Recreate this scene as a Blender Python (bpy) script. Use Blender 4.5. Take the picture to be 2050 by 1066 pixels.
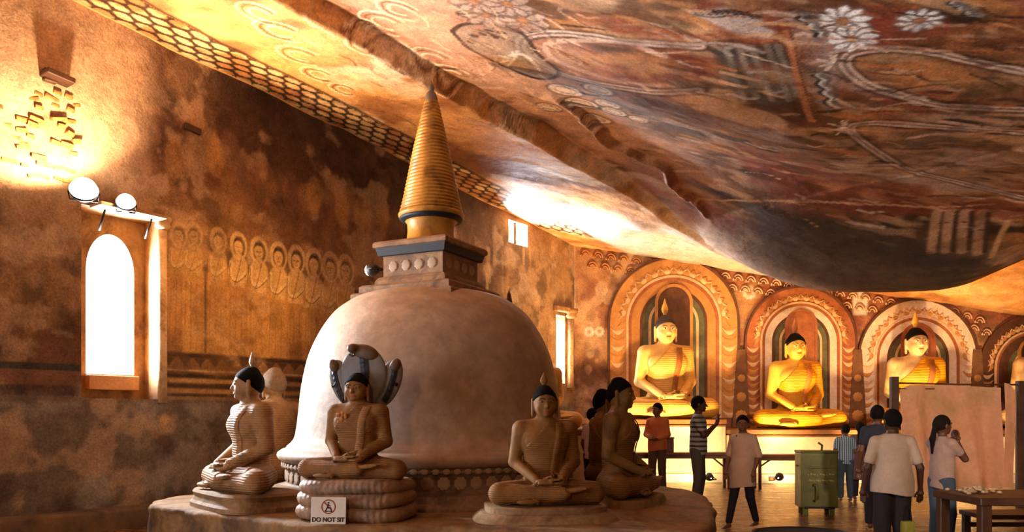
import bpy, bmesh, math, random
import numpy as np
from mathutils import Vector, Matrix

random.seed(7); np.random.seed(7)
scene = bpy.context.scene
COL = scene.collection
for o in list(bpy.data.objects):
    bpy.data.objects.remove(o)

# ------------------------------------------------------------------ camera
F, HOR, CX, HC = 1600.0, 830.0, 1025.0, 1.52      # focal length and horizon in 2050x1066 px, eye height in m
cam_d = bpy.data.cameras.new('camera'); cam = bpy.data.objects.new('camera', cam_d); COL.objects.link(cam)
cam_d.sensor_width = 36.0; cam_d.lens = F / 2050 * 36.0
cam_d.shift_y = (HOR - 533.0) / 2050
cam.location = (0, 0, HC); cam.rotation_euler = (math.pi/2, 0, 0)
cam_d.clip_end = 200
scene.camera = cam

# ------------------------------------------------------------------ world, exposure
w = bpy.data.worlds.new('daylight'); scene.world = w; w.use_nodes = True
w.node_tree.nodes['Background'].inputs[0].default_value = (0.80, 0.90, 1.0, 1)
w.node_tree.nodes['Background'].inputs[1].default_value = 6.0
scene.view_settings.view_transform = 'Standard'
scene.view_settings.look = 'None'
scene.view_settings.gamma = 1.0
scene.view_settings.use_curve_mapping = False
scene.view_settings.exposure = 0.55
try:
    scene.cycles.max_bounces = 6; scene.cycles.diffuse_bounces = 4
    scene.cycles.sample_clamp_indirect = 6.0
    scene.cycles.use_denoising = True
except Exception:
    pass

def P(px, py, d):
    return Vector(((px-CX)/F*d, d, HC+(HOR-py)/F*d))

# ------------------------------------------------------------------ the plan of the cave
WA = np.array([-5.2, 11.0]); WB = np.array([1.53, 19.6])     # the outer wall runs from A to the far corner B
WD = (WB-WA)/np.linalg.norm(WB-WA); WN = np.array([WD[1], -WD[0]]); WL = float(np.linalg.norm(WB-WA))
BACK_Y = 19.6
WROT = math.atan2(WD[1], WD[0])

def wall_pt(s, z, off=0.0):
    p = WA + WD*s + WN*off
    return Vector((p[0], p[1], z))
def wall_hit(px, py):
    u = (px-CX)/F
    s = (u*WA[1]-WA[0])/(WD[0]-u*WD[1])
    Y = WA[1]+WD[1]*s
    return s, HC+(HOR-py)/F*Y

# ------------------------------------------------------------------ noise
def _hash(ix, iy, seed):
    h = (ix.astype(np.int64)*374761393 + iy.astype(np.int64)*668265263 + seed*982451653) & 0x7fffffff
    h = (h ^ (h >> 13))*1274126177 & 0x7fffffff
    h = (h ^ (h >> 16)) & 0x7fffffff
    return h/float(0x7fffffff)
def vnoise(x, y, seed=0):
    ix, iy = np.floor(x), np.floor(y); fx, fy = x-ix, y-iy
    fx = fx*fx*(3-2*fx); fy = fy*fy*(3-2*fy)
    a = _hash(ix, iy, seed); b = _hash(ix+1, iy, seed); c = _hash(ix, iy+1, seed); d = _hash(ix+1, iy+1, seed)
    return (a*(1-fx)+b*fx)*(1-fy)+(c*(1-fx)+d*fx)*fy
def fbm(x, y, seed=0, o=4):
    s = 0; a = 0.5; t = 0
    for k in range(o):
        s = s + a*vnoise(x*2**k+13.7*k, y*2**k-7.1*k, seed+k); t += a; a *= .5
    return s/t
def sstep(a, b, x):
    t = np.clip((x-a)/(b-a), 0, 1); return t*t*(3-2*t)

# ------------------------------------------------------------------ ceiling height
CREASE = np.array([(-6.5, 5.6), (-2.88, 9.5), (-1.13, 11.35), (0.4, 13.0), (1.9, 14.5), (3.1, 15.5), (5.5, 16.6), (9.5, 17.8), (14, 19.0)])
def crease_dist(x, y):
    """signed distance to the crease, + on the main ceiling side; and position along it"""
    best = np.full(np.shape(x), 1e9); sg = np.zeros(np.shape(x)); tt = np.zeros(np.shape(x))
    for i in range(len(CREASE)-1):
        a, b = CREASE[i], CREASE[i+1]; d = b-a; L = np.linalg.norm(d)
        t = np.clip(((x-a[0])*d[0]+(y-a[1])*d[1])/L**2, 0, 1)
        ex, ey = x-(a[0]+t*d[0]), y-(a[1]+t*d[1]); r = np.hypot(ex, ey)
        cr = (d[1]*(x-a[0])-d[0]*(y-a[1]))
        m = r < best
        best = np.where(m, r, best); sg = np.where(m, np.sign(cr), sg); tt = np.where(m, i+t, tt)
    return best*sg, tt
def ceil_z(x, y):
    x = np.asarray(x, float); y = np.asarray(y, float)
    z = 7.0 - .161*(np.clip(x, -9, 15)+6.25) - .008*(y-9.75)
    cd, ct = crease_dist(x, y)
    amp = np.interp(ct, [0, 1, 2, 3, 4, 5, 6, 8], [.20, .25, .28, .30, .24, .12, .0, .0])
    wob = .10*(vnoise(x*1.3, y*1.3, 91)-.5)+.05*(vnoise(x*5, y*5, 92)-.5)
    z = z + amp*sstep(-.05, .16, cd+wob)*(1-.8*sstep(.5, 4.5, cd))
    # second crack on the main side
    z = z - .13*np.exp(-((cd-1.0-wob*4)/.09)**2)*sstep(2.2, 3, ct)*(1-sstep(4.6, 5.2, ct))
    # hanging bulge at the right
    z = z - .95*np.exp(-(((x-6.8)/2.8)**2+((y-14.8)/1.9)**2))
    z = z + .50*sstep(8.0, 10.2, x)*sstep(11.5, 14.0, y)*(1-sstep(17.0, 19.0, y))
    z = z - .45*np.exp(-(((x-4.9)/1.7)**2+((y-15.7)/.9)**2))
    z = z - .22*np.exp(-(((x-4.2)/2.5)**2+((y-10.6)/1.6)**2))
    # ragged rock pocket over the far corner
    z = z + .18*np.exp(-(((x-3.4)/.7)**2+((y-17.6)/.8)**2))
    z = z + .11*(fbm(x*.45, y*.45, 5, 3)-.5) + .045*(fbm(x*1.7, y*2.2, 9, 4)-.5)
    z = z + .018*(fbm(x*.9, y*3.0, 17, 2)-.5)
    z = z - .16*np.exp(-(((x-2.55)/.5)**2+((y-16.3)/.6)**2))
    return z
def ceil_hit(px, py):
    u, v = (px-CX)/F, (HOR-py)/F
    Y = np.arange(4.0, 21, .02); d = HC+v*Y - ceil_z(u*Y, Y)
    i = np.argmax(d > 0) if (d > 0).any() else len(Y)-1
    return (u*Y[i], Y[i])

# ------------------------------------------------------------------ mesh helpers
def lin(h):
    if isinstance(h, str):
        h = h.lstrip('#'); c = [int(h[i:i+2], 16)/255 for i in (0, 2, 4)]
    else:
        c = h
    return tuple(x/12.92 if x <= .04045 else ((x+.055)/1.055)**2.4 for x in c)
def np_mesh(name, v, faces, smooth=True):
    """faces: (n,4) or (n,3) int array"""
    me = bpy.data.meshes.new(name); v = np.asarray(v, np.float32); faces = np.asarray(faces, np.int32)
    k = faces.shape[1]
    me.vertices.add(len(v)); me.vertices.foreach_set('co', v.ravel())
    me.loops.add(faces.size); me.loops.foreach_set('vertex_index', faces.ravel())
    me.polygons.add(len(faces)); me.polygons.foreach_set('loop_start', np.arange(0, faces.size, k, dtype=np.int32))
    me.polygons.foreach_set('use_smooth', np.full(len(faces), smooth))
    me.update(calc_edges=True); me.validate()
    return me
def link(name, me, m=None, parent=None, kind=None):
    o = bpy.data.objects.new(name, me); COL.objects.link(o)
    if m is not None and me is not None:
        if len(me.materials) == 0:
            me.materials.append(m)
        elif me.materials[0] != m:
            o.material_slots[0].link = 'OBJECT'; o.material_slots[0].material = m
    if parent is not None:
        o.parent = parent
    if kind:
        o['kind'] = kind
    return o
def thing(name, label, cat, loc=(0, 0, 0), rz=0.0, group=None, sc=1.0):
    o = bpy.data.objects.new(name, None); COL.objects.link(o); o.empty_display_size = .1
    o.location = loc; o.rotation_euler = (0, 0, rz); o.scale = (sc, sc, sc)
    return tag(o, label, cat, group)
def tag(o, label, cat, group=None):
    o['label'] = label; o['category'] = cat
    if group:
        o['group'] = group
    return o
def bm_mesh(name, bm, smooth=False):
    me = bpy.data.meshes.new(name); bm.normal_update(); bm.to_mesh(me); bm.free()
    if smooth:
        me.polygons.foreach_set('use_smooth', [True]*len(me.polygons))
    return me
def box_mesh(name, size, bevel=0.0, center=(0, 0, 0), segs=1):
    bm = bmesh.new(); bmesh.ops.create_cube(bm, size=1)
    bmesh.ops.scale(bm, vec=size, verts=bm.verts); bmesh.ops.translate(bm, vec=center, verts=bm.verts)
    if bevel > 0:
        bmesh.ops.bevel(bm, geom=bm.edges[:], offset=bevel, segments=segs, profile=.7, affect='EDGES')
    return bm_mesh(name, bm)
def box(name, center, size, m, parent=None, bevel=.006, rz=0.0, rx=0.0, ry=0.0, segs=1):
    o = link(name, box_mesh(name, size, bevel, segs=segs), m, parent)
    o.location = center; o.rotation_euler = (rx, ry, rz); return o
def lathe_mesh(name, prof, n=64, smooth=True, rfun=None):
    prof = np.array(prof, float); k = len(prof); a = np.arange(n)/n*2*np.pi
    v = np.stack([np.outer(prof[:, 0], np.cos(a)), np.outer(prof[:, 0], np.sin(a)), np.repeat(prof[:, 1:2], n, 1)], -1).reshape(-1, 3)
    i = np.arange(k-1)[:, None]*n; j = np.arange(n)[None, :]; j2 = (j+1) % n
    f = np.stack([i+j, i+j2, i+n+j2, i+n+j], -1).reshape(-1, 4)
    return np_mesh(name, v, f, smooth)
def tube_mesh(name, pts, r, n=8, smooth=True, caps=True):
    pts = [Vector(p) for p in pts]; rs = r if hasattr(r, '__len__') else [r]*len(pts)
    bm = bmesh.new(); rings = []
    for i, p in enumerate(pts):
        d = (pts[min(i+1, len(pts)-1)]-pts[max(i-1, 0)]).normalized()
        up = Vector((0, 0, 1)) if abs(d.z) < .95 else Vector((1, 0, 0))
        a = d.cross(up).normalized(); b = a.cross(d).normalized()
        rings.append([bm.verts.new(p+(a*math.cos(t)+b*math.sin(t))*rs[i]) for t in [2*math.pi*k/n for k in range(n)]])
    for r0, r1 in zip(rings, rings[1:]):
        for k in range(n):
            bm.faces.new((r0[k], r0[(k+1) % n], r1[(k+1) % n], r1[k]))
    if caps:
        bm.faces.new(rings[0][::-1]); bm.faces.new(rings[-1])
    bmesh.ops.recalc_face_normals(bm, faces=bm.faces)
    return bm_mesh(name, bm, smooth)
def prism_mesh(name, poly, h, smooth=False, bevel=0):
    """poly in the local xz plane, extruded from y=0 to y=-h (towards the viewer)"""
    bm = bmesh.new()
    a = [bm.verts.new((x, 0, z)) for x, z in poly]; b = [bm.verts.new((x, -h, z)) for x, z in poly]
    n = len(poly)
    bm.faces.new(b); bm.faces.new(a[::-1])
    for i in range(n):
        bm.faces.new((a[i], a[(i+1) % n], b[(i+1) % n], b[i]))
    bmesh.ops.recalc_face_normals(bm, faces=bm.faces)
    if bevel:
        bmesh.ops.bevel(bm, geom=[e for e in bm.edges if all(abs(v.co.y+h) < 1e-6 for v in e.verts)], offset=bevel, segments=2, affect='EDGES')
    return bm_mesh(name, bm, smooth)
def set_col(me, rgb, sat=.84):
    lum = (rgb*np.array([.3, .55, .15])).sum(-1, keepdims=True); rgb = np.clip(lum+(rgb-lum)*sat, 0, 1)
    at = me.color_attributes.new('Col', 'FLOAT_COLOR', 'POINT')
    c = np.ones((len(me.vertices), 4), np.float32); c[:, :3] = rgb
    at.data.foreach_set('color', c.ravel())

# ------------------------------------------------------------------ materials
def N(nt, t, **kw):
    n = nt.nodes.new(t)
    for k, v in kw.items():
        setattr(n, k, v)
    return n
def _noise(nt, co, scale, detail=4, rough=.55, dist=0.0):
    n = N(nt, 'ShaderNodeTexNoise'); n.inputs['Scale'].default_value = scale; n.inputs['Detail'].default_value = detail
    n.inputs['Roughness'].default_value = rough; n.inputs['Distortion'].default_value = dist
    nt.links.new(co, n.inputs['Vector']); return n
def _ramp(nt, fac, stops):
    r = N(nt, 'ShaderNodeValToRGB'); e = r.color_ramp.elements
    while len(e) < len(stops):
        e.new(.5)
    for i, (p, c) in enumerate(stops):
        e[i].position = p; e[i].color = (*c, 1)
    nt.links.new(fac, r.inputs[0]); return r
def mat(name, c1, c2=None, scale=6.0, rough=.7, bump=.0, bscale=None, spec=.3, metal=0.0, stain=None, stain_scale=1.2, grain=.25,
        ribs=None, attr=False, rough_var=0.0, bdist=.02, co_obj=True):
    m = bpy.data.materials.new(name); m.use_nodes = True; nt = m.node_tree; b = nt.nodes['Principled BSDF']
    tc = N(nt, 'ShaderNodeTexCoord'); co = tc.outputs['Object']
    if attr:
        a = N(nt, 'ShaderNodeAttribute'); a.attribute_name = 'Col'; base = a.outputs['Color']
    else:
        n1 = _noise(nt, co, scale, 5, .6, .3)
        r = _ramp(nt, n1.outputs['Fac'], [(.32, lin(c1)), (.68, lin(c2 or c1))]); base = r.outputs[0]
    if stain:
        n2 = _noise(nt, co, stain_scale, 6, .65, .8)
        r2 = _ramp(nt, n2.outputs['Fac'], [(.48, (0, 0, 0)), (.66, (1, 1, 1))])
        mx = N(nt, 'ShaderNodeMix', data_type='RGBA'); nt.links.new(r2.outputs[0], mx.inputs['Factor'])
        nt.links.new(base, mx.inputs['A']); mx.inputs['B'].default_value = (*lin(stain), 1); base = mx.outputs['Result']
    if attr:
        nm = _noise(nt, co, 3.2, 8, .72, .4); rm = _ramp(nt, nm.outputs['Fac'], [(.30, (.55, .52, .50)), (.50, (.98, .98, .98)), (.72, (1.38, 1.36, 1.34))])
        mx = N(nt, 'ShaderNodeMix', data_type='RGBA', blend_type='MULTIPLY'); mx.inputs['Factor'].default_value = .85
        nt.links.new(base, mx.inputs['A']); nt.links.new(rm.outputs[0], mx.inputs['B']); base = mx.outputs['Result']
    if grain:
        n3 = _noise(nt, co, scale*7, 5, .7)
        r3 = _ramp(nt, n3.outputs['Fac'], [(.25, (1-grain,)*3), (.75, (1+grain*.6,)*3)])
        mx = N(nt, 'ShaderNodeMix', data_type='RGBA', blend_type='MULTIPLY'); mx.inputs['Factor'].default_value = 1
        nt.links.new(base, mx.inputs['A']); nt.links.new(r3.outputs[0], mx.inputs['B']); base = mx.outputs['Result']
    nt.links.new(base, b.inputs['Base Color'])
    b.inputs['Roughness'].default_value = rough; b.inputs['Metallic'].default_value = metal
    b.inputs['Specular IOR Level'].default_value = spec
    if rough_var:
        n4 = _noise(nt, co, 3.0, 4); mr = N(nt, 'ShaderNodeMapRange'); nt.links.new(n4.outputs['Fac'], mr.inputs[0])
        mr.inputs[3].default_value = max(.05, rough-rough_var); mr.inputs[4].default_value = min(1, rough+rough_var)
        nt.links.new(mr.outputs[0], b.inputs['Roughness'])
    hgt = None
    if bump:
        nb = _noise(nt, co, bscale or scale*3, 6, .65); hgt = nb.outputs['Fac']
    if ribs:
        sc_, strength, direction = ribs
        wv = N(nt, 'ShaderNodeTexWave', bands_direction=direction); wv.inputs['Scale'].default_value = sc_
        wv.inputs['Distortion'].default_value = 2.5; wv.inputs['Detail'].default_value = 1; wv.inputs['Detail Scale'].default_value = .6
        nt.links.new(co, wv.inputs['Vector'])
        if hgt is None:
            hgt = wv.outputs['Fac']
        else:
            ma = N(nt, 'ShaderNodeMath', operation='MULTIPLY_ADD'); ma.inputs[1].default_value = strength
            nt.links.new(wv.outputs['Fac'], ma.inputs[0]); nt.links.new(hgt, ma.inputs[2]); hgt = ma.outputs[0]
    if hgt is not None:
        bp = N(nt, 'ShaderNodeBump'); bp.inputs['Strength'].default_value = max(bump, .3 if ribs else 0)
        bp.inputs['Distance'].default_value = bdist
        nt.links.new(hgt, bp.inputs['Height']); nt.links.new(bp.outputs[0], b.inputs['Normal'])
    return m
def emit(name, c, s):
    m = bpy.data.materials.new(name); m.use_nodes = True; nt = m.node_tree
    b = nt.nodes['Principled BSDF']; b.inputs['Emission Color'].default_value = (*c, 1); b.inputs['Emission Strength'].default_value = s
    b.inputs['Base Color'].default_value = (.8, .8, .8, 1); return m

# ------------------------------------------------------------------ painted surfaces: colour per vertex on a fine grid
class Paint:
    def __init__(s, U, V, rgb):
        s.U, s.V, s.c = U, V, rgb            # 1-D axes and (nu,nv,3) colour
    def win(s, p, pad):
        p = np.asarray(p); a = p.min(0)-pad; b = p.max(0)+pad
        i0, i1 = np.searchsorted(s.U, a[0]), np.searchsorted(s.U, b[0]); j0, j1 = np.searchsorted(s.V, a[1]), np.searchsorted(s.V, b[1])
        if i1 <= i0 or j1 <= j0:
            return None
        return (slice(i0, i1), slice(j0, j1)), *np.meshgrid(s.U[i0:i1], s.V[j0:j1], indexing='ij')
    def blend(s, sl, a, col, wear, x, y):
        if wear:
            a = a*np.clip(1-wear*1.6*sstep(.45, .7, fbm(x*3.1, y*3.1, 41, 3)), 0, 1)
        col = np.array(lin(col) if isinstance(col, str) else col)
        s.c[sl] = s.c[sl]*(1-a[..., None]) + col*a[..., None]
    def stroke(s, pts, w, col, a=1.0, wear=.3, soft=.5):
        r = s.win(pts, w*2)
        if r is None:
            return
        sl, x, y = r; d = np.full(x.shape, 1e9)
        for (ax, ay), (bx, by) in zip(pts[:-1], pts[1:]):
            dx, dy = bx-ax, by-ay; L = dx*dx+dy*dy+1e-9
            t = np.clip(((x-ax)*dx+(y-ay)*dy)/L, 0, 1)
            d = np.minimum(d, np.hypot(x-ax-t*dx, y-ay-t*dy))
        s.blend(sl, a*(1-sstep(w*(1-soft), w, d)), col, wear, x, y)
    def fill(s, pts, col, a=1.0, wear=.3, soft=.03):
        r = s.win(pts, soft*2)
        if r is None:
            return
        sl, x, y = r; ins = np.zeros(x.shape, bool); d = np.full(x.shape, 1e9); n = len(pts)
        for i in range(n):
            (ax, ay), (bx, by) = pts[i], pts[(i+1) % n]
            c = (ay > y) != (by > y)
            ins ^= c & (x < (bx-ax)*(y-ay)/((by-ay) if by != ay else 1e-9)+ax)
            dx, dy = bx-ax, by-ay; L = dx*dx+dy*dy+1e-9; t = np.clip(((x-ax)*dx+(y-ay)*dy)/L, 0, 1)
            d = np.minimum(d, np.hypot(x-ax-t*dx, y-ay-t*dy))
        d = np.where(ins, -d, d)
        s.blend(sl, a*(1-sstep(-soft, soft, d)), col, wear, x, y)
def ell(cx, cy, rx, ry, n=28, rot=0.0, a0=0.0, a1=2*math.pi):
    out = []
    for k in range(n+1):
        t = a0+(a1-a0)*k/n; x, y = rx*math.cos(t), ry*math.sin(t)
        out.append((cx+x*math.cos(rot)-y*math.sin(rot), cy+x*math.sin(rot)+y*math.cos(rot)))
    return out
def smooth_line(p, m=6):
    p = [np.array(q, float) for q in p]; out = []
    for i in range(len(p)-1):
        a, b, c, d = p[max(i-1, 0)], p[i], p[i+1], p[min(i+2, len(p)-1)]
        for k in range(m):
            t = k/m
            out.append(tuple(.5*((2*b)+(-a+c)*t+(2*a-5*b+4*c-d)*t*t+(-a+3*b-3*c+d)*t**3)))
    out.append(tuple(p[-1])); return out
def axis(parts):
    out = []
    for a, b, st in parts:
        n = max(1, int(round((b-a)/st))); out += list(a+(b-a)*np.arange(n)/n)
    out.append(parts[-1][1]); return np.array(out)
def grid_faces(nu, nv, keep=None):
    i, j = np.meshgrid(np.arange(nu-1), np.arange(nv-1), indexing='ij')
    f = np.stack([i*nv+j, (i+1)*nv+j, (i+1)*nv+j+1, i*nv+j+1], -1)
    return f[keep] if keep is not None else f.reshape(-1, 4)

# ------------------------------------------------------------------ large lights: daylight in the wall openings
def area_light(name, loc, target, sx, sy, watts, color, spread=math.pi):
    d = bpy.data.lights.new(name, 'AREA'); d.shape = 'RECTANGLE'; d.size = sx; d.size_y = sy; d.energy = watts; d.color = color; d.spread = spread
    o = bpy.data.objects.new(name, d); COL.objects.link(o); o.location = loc
    dirv = Vector(target)-Vector(loc); o.rotation_euler = dirv.to_track_quat('-Z', 'Y').to_euler(); return o
def spot_light(name, loc, target, watts, color, angle=1.2, blend=.6, radius=.06):
    d = bpy.data.lights.new(name, 'SPOT'); d.energy = watts; d.color = color; d.spot_size = angle; d.spot_blend = blend; d.shadow_soft_size = radius
    o = bpy.data.objects.new(name, d); COL.objects.link(o); o.location = loc
    o.rotation_euler = (Vector(target)-Vector(loc)).to_track_quat('-Z', 'Y').to_euler(); return o
DAY = (.80, .90, 1.0); WARM = (1.0, .62, .32); AMBER = (1.0, .50, .12)
# arched window, upper window, slit by the far corner, and the doorway behind the photographer's left shoulder
S_WIN = (wall_hit(172, 600)[0], wall_hit(318, 600)[0])
W1C = wall_pt((wall_hit(172, 600)[0]+wall_hit(268, 600)[0])/2+.05, 2.9, -1.05)
area_light('daylight_window', W1C, W1C+Vector((WN[0], WN[1], -.05)), 1.0, 2.4, 1400, DAY)
s2a, s2b = wall_hit(1018, 455)[0], wall_hit(1056, 455)[0]
W2C = wall_pt((s2a+s2b)/2, 5.2, -.35)
area_light('daylight_upper_window', W2C, W2C+Vector((WN[0], WN[1], .02)), s2b-s2a, .9, 1900, DAY)
s3a, s3b = wall_hit(1113, 700)[0], wall_hit(1131, 700)[0]
W3C = wall_pt((s3a+s3b)/2, 3.0, -.35)
area_light('daylight_slit', W3C, W3C+Vector((WN[0], WN[1], 0)), s3b-s3a, 1.5, 120, DAY)
D4 = wall_pt(-9.2, 1.3, -.3)
area_light('daylight_doorway', D4, D4+Vector((WN[0], WN[1], 0)), 1.6, 2.4, 1000, (.80, .84, 1.0))

# added warm fill behind the camera: one unseen point light and two spots
pd = bpy.data.lights.new('fill_lamp', 'POINT'); pd.energy = 560; pd.color = (1.0, .62, .34); pd.shadow_soft_size = .5
po = bpy.data.objects.new('fill_lamp', pd); COL.objects.link(po); po.location = (-3.0, -3.0, 4.2)
spot_light('fill_spot', (2.2, -2.5, 3.6), (6.9, 13.0, 1.2), 1300, (1.0, .76, .56), .85, .9, .5)
spot_light('fill_spot', (4.6, -2.5, 3.6), (7.4, 13.0, 1.3), 4200, (1.0, .76, .56), .60, 1.0, .4)

# ------------------------------------------------------------------ ceiling: painted living rock
gx = axis([(-14, -7.2, .4), (-7.2, 9.5, .026), (9.5, 13.0, .05), (13.0, 17.0, .4)])
gy = axis([(-7, 4.2, .4), (4.2, 12.0, .024), (12.0, 20.0, .042), (20.0, 21.2, .4)])
GX, GY = np.meshgrid(gx, gy, indexing='ij')
CZ = ceil_z(GX, GY)
def mixc(a, b, t):
    return a*(1-t[..., None])+np.array(lin(b))*t[..., None]
wx, wy = GX+.35*(fbm(GX*.8, GY*.8, 61, 3)-.5), GY+.35*(fbm(GX*.8, GY*.8, 67, 3)-.5)
rgb = np.zeros(GX.shape+(3,)); rgb[:] = lin('#a0703f')
rgb = mixc(rgb, '#7a4c27', sstep(.40, .62, fbm(wx*.55, wy*.8, 101, 4)))
rgb = mixc(rgb, '#b98038', .75*sstep(.50, .66, fbm(wx*.7, wy*1.6, 121, 4)))
rgb = mixc(rgb, '#3b2719', .9*sstep(.48, .66, fbm(wx*.6, wy*1.9, 141, 5)))
rgb = mixc(rgb, '#b59a86', .75*sstep(.55, .70, fbm(wx*.5, wy*1.3, 161, 4)))
rgb = mixc(rgb, '#2c1d14', .6*sstep(.54, .66, fbm(wx*1.3, wy*3.2, 151, 3))*sstep(.8, 2.0, crease_dist(GX, GY)[0]))
rgb = mixc(rgb, '#c79f74', .55*sstep(.58, .70, fbm(wx*1.4, wy*3.6, 155, 3)))
rgb = mixc(rgb, '#8f4222', .60*sstep(.56, .68, fbm(wx*.8, wy*1.4, 171, 4)))
cd, ct = crease_dist(GX, GY)
wallD = (GX-WA[0])*WN[0]+(GY-WA[1])*WN[1]; wallS = (GX-WA[0])*WD[0]+(GY-WA[1])*WD[1]
# the paler figures on the near left of the main ceiling
rgb = mixc(rgb, '#c39a7c', .80*sstep(.1, .5, cd)*(1-sstep(1.3, 2.8, cd+1.4*(fbm(wx*.9, wy*.9, 181, 3)-.5)))*(1-sstep(3.2, 4.6, ct)))
# the strip beside the wall
strip = (cd < .02)
strip_c = np.zeros_like(rgb); strip_c[:] = lin('#c79758')
strip_c = mixc(strip_c, '#8d5a2c', .8*sstep(.45, .65, fbm(wx*.9, wy*1.1, 191, 4)))
strip_c = mixc(strip_c, '#d9c2a4', .7*sstep(.52, .66, fbm(wx*1.2, wy*1.2, 195, 4)))
tb_ = 1-sstep(.04, .30, cd+.12*(fbm(GX*3, GY*3, 197, 3)-.5)); rgb = rgb*(1-tb_[..., None])+strip_c*tb_[..., None]
# grey end by the back wall: cool daylight stripes put into the colour
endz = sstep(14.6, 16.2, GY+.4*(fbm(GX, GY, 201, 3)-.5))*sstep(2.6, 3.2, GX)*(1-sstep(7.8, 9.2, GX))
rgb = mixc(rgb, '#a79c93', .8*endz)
rgb = mixc(rgb, '#a9a9ac', .8*sstep(15.4, 16.4, GY+.5*(fbm(GX, GY, 203, 3)-.5))*sstep(.9, 1.15, wallD)*(1-sstep(2.9, 3.6, GX)))  # wall strip greyed as well, to carry the window daylight
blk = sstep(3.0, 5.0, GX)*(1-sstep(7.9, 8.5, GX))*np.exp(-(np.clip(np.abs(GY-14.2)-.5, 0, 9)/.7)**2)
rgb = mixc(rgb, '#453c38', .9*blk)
yel = sstep(8.2, 9.0, GX)*sstep(13.8, 14.6, GY)
rgb = mixc(rgb, '#b5802f', .7*yel)
# checkered border along the wall: rows of pale lozenges in dark joints
row_h, col_w = .20, .30
nrow = np.floor(wallD/row_h); sc_ = wallS/col_w+.5*(nrow % 2); fu = sc_-np.floor(sc_)-.5; fv = wallD/row_h-nrow-.5
loz = (np.abs(fu)/.47)**1.5+(np.abs(fv)/.46)**1.7
border = (wallD > .06) & (wallD < .98) & (GY < 18.4)
bc = np.zeros_like(rgb); bc[:] = lin('#c9a878'); bc = mixc(bc, '#a9743a', sstep(.4, .6, fbm(GX*2, GY*2, 211, 3)))
bc = mixc(bc, '#2c1c12', .9*sstep(.72, 1.05, loz))
rgb = np.where(border[..., None], bc, rgb)
rgb = mixc(rgb, '#22150d', .85*np.exp(-((wallD-1.02)/.045)**2)*(GY < 18.4))
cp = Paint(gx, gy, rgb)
H = ceil_hit
def hs(pts, m=5):
    return smooth_line([H(*p) for p in pts], m)
def hp(pts):
    return [H(*p) for p in pts]
# mandorlas of the seated figures
for outer, wd in (([(1400, 92), (1290, 86), (1200, 74), (1120, 65), (1062, 70), (1042, 86), (1050, 106), (1080, 128), (1130, 150), (1200, 168), (1290, 182), (1400, 180)], .09),
                  ([(2050, 142), (1960, 125), (1880, 107), (1790, 97), (1722, 101), (1694, 116), (1696, 138), (1730, 165), (1790, 187), (1860, 205), (1950, 214), (2050, 219)], .085),
                  ([(2050, 265), (1900, 255), (1790, 247), (1724, 248), (1702, 256), (1716, 275), (1750, 300), (1810, 336), (1860, 352), (1950, 372), (2050, 396)], .075)):
    p = hs(outer); cp.fill(p, '#a3764a', .45, .6); cp.stroke(p, wd*1.55, '#3f2a1e', .9, .25); cp.stroke(p, wd, '#c8ac98', .95, .35); cp.stroke(p, wd*.3, '#5d4334', .7, .3)
cp.stroke(hs([(1330, 112), (1250, 86), (1170, 80), (1110, 84), (1092, 98), (1110, 118), (1160, 140), (1240, 162), (1320, 172)]), .06, '#caa791', .8, .4)
cp.fill(hp([(1160, 105), (1230, 96), (1330, 118), (1330, 165), (1230, 150), (1170, 130)]), '#b88444', .55, .5, .12)
cp.fill(hp([(1180, 88), (1260, 92), (1270, 104), (1190, 106)]), '#4a3122', .7, .4, .08)
cp.fill(hp([(1780, 130), (1880, 122), (1960, 150), (1900, 190), (1800, 170)]), '#b6792f', .75, .4, .15)
cp.fill(hp([(1840, 60), (2050, 60), (2050, 112), (1900, 104), (1850, 88)]), '#a9692a', .75, .4, .15)
# grey lobed cloud
p = hs([(905, 62), (930, 48), (1000, 50), (1045, 66), (1075, 105), (1118, 142), (1104, 157), (1065, 154), (1000, 128), (940, 97), (905, 62)])
cp.fill(p, '#9c8772', .7, .3); cp.stroke(p, .045, '#4a3426', .9, .2); cp.stroke(hs([(1010, 122), (1028, 108), (1055, 112), (1082, 140)]), .04, '#d3bfa9', .9, .2)
for q in ((945, 70), (962, 66), (985, 72), (940, 82), (1000, 64), (975, 60)):
    cp.stroke([H(*q), H(q[0]+8, q[1]+2)], .05, '#3d2a1f', .8, .2)
# lotuses
def lotus(px, py, r, col='#d8d2cc', line='#6b4c3a', n=10, a=.95):
    cx, cy = H(px, py)
    for k in range(n):
        t = 2*math.pi*k/n
        e = ell(cx+r*.62*math.cos(t), cy+r*.62*math.sin(t), r*.42, r*.24, 14, t)
        cp.fill(e, col, a, .12, .02); cp.stroke(e, .022, line, .7, .2)
    cp.fill(ell(cx, cy, r*.22, r*.22, 12), '#b07c4a', a, .1, .02)
for q in ((1687, 42, .27), (1706, 76, .26), (1841, 41, .22)):
    lotus(*q)
for q in ((970, 28, .34), (1046, 40, .32), (948, 3, .30), (1015, 8, .3)):
    lotus(*q, col='#b79d8a', n=9, a=.8)
for px, py, r in ((1132, 180, .26), (1197, 179, .22), (1165, 206, .26), (1216, 208, .2), (1190, 236, .27), (1228, 224, .2), (1278, 238, .16), (1100, 215, .2)):
    cx, cy = H(px, py)
    cp.fill(ell(cx, cy, r, r*.72), '#dcc4ac', .95, .1); cp.stroke(ell(cx, cy, r, r*.72), .03, '#5b4030', .7, .2); cp.stroke(ell(cx, cy, r*.6, r*.4), .02, '#7a5a46', .6, .2)
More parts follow.
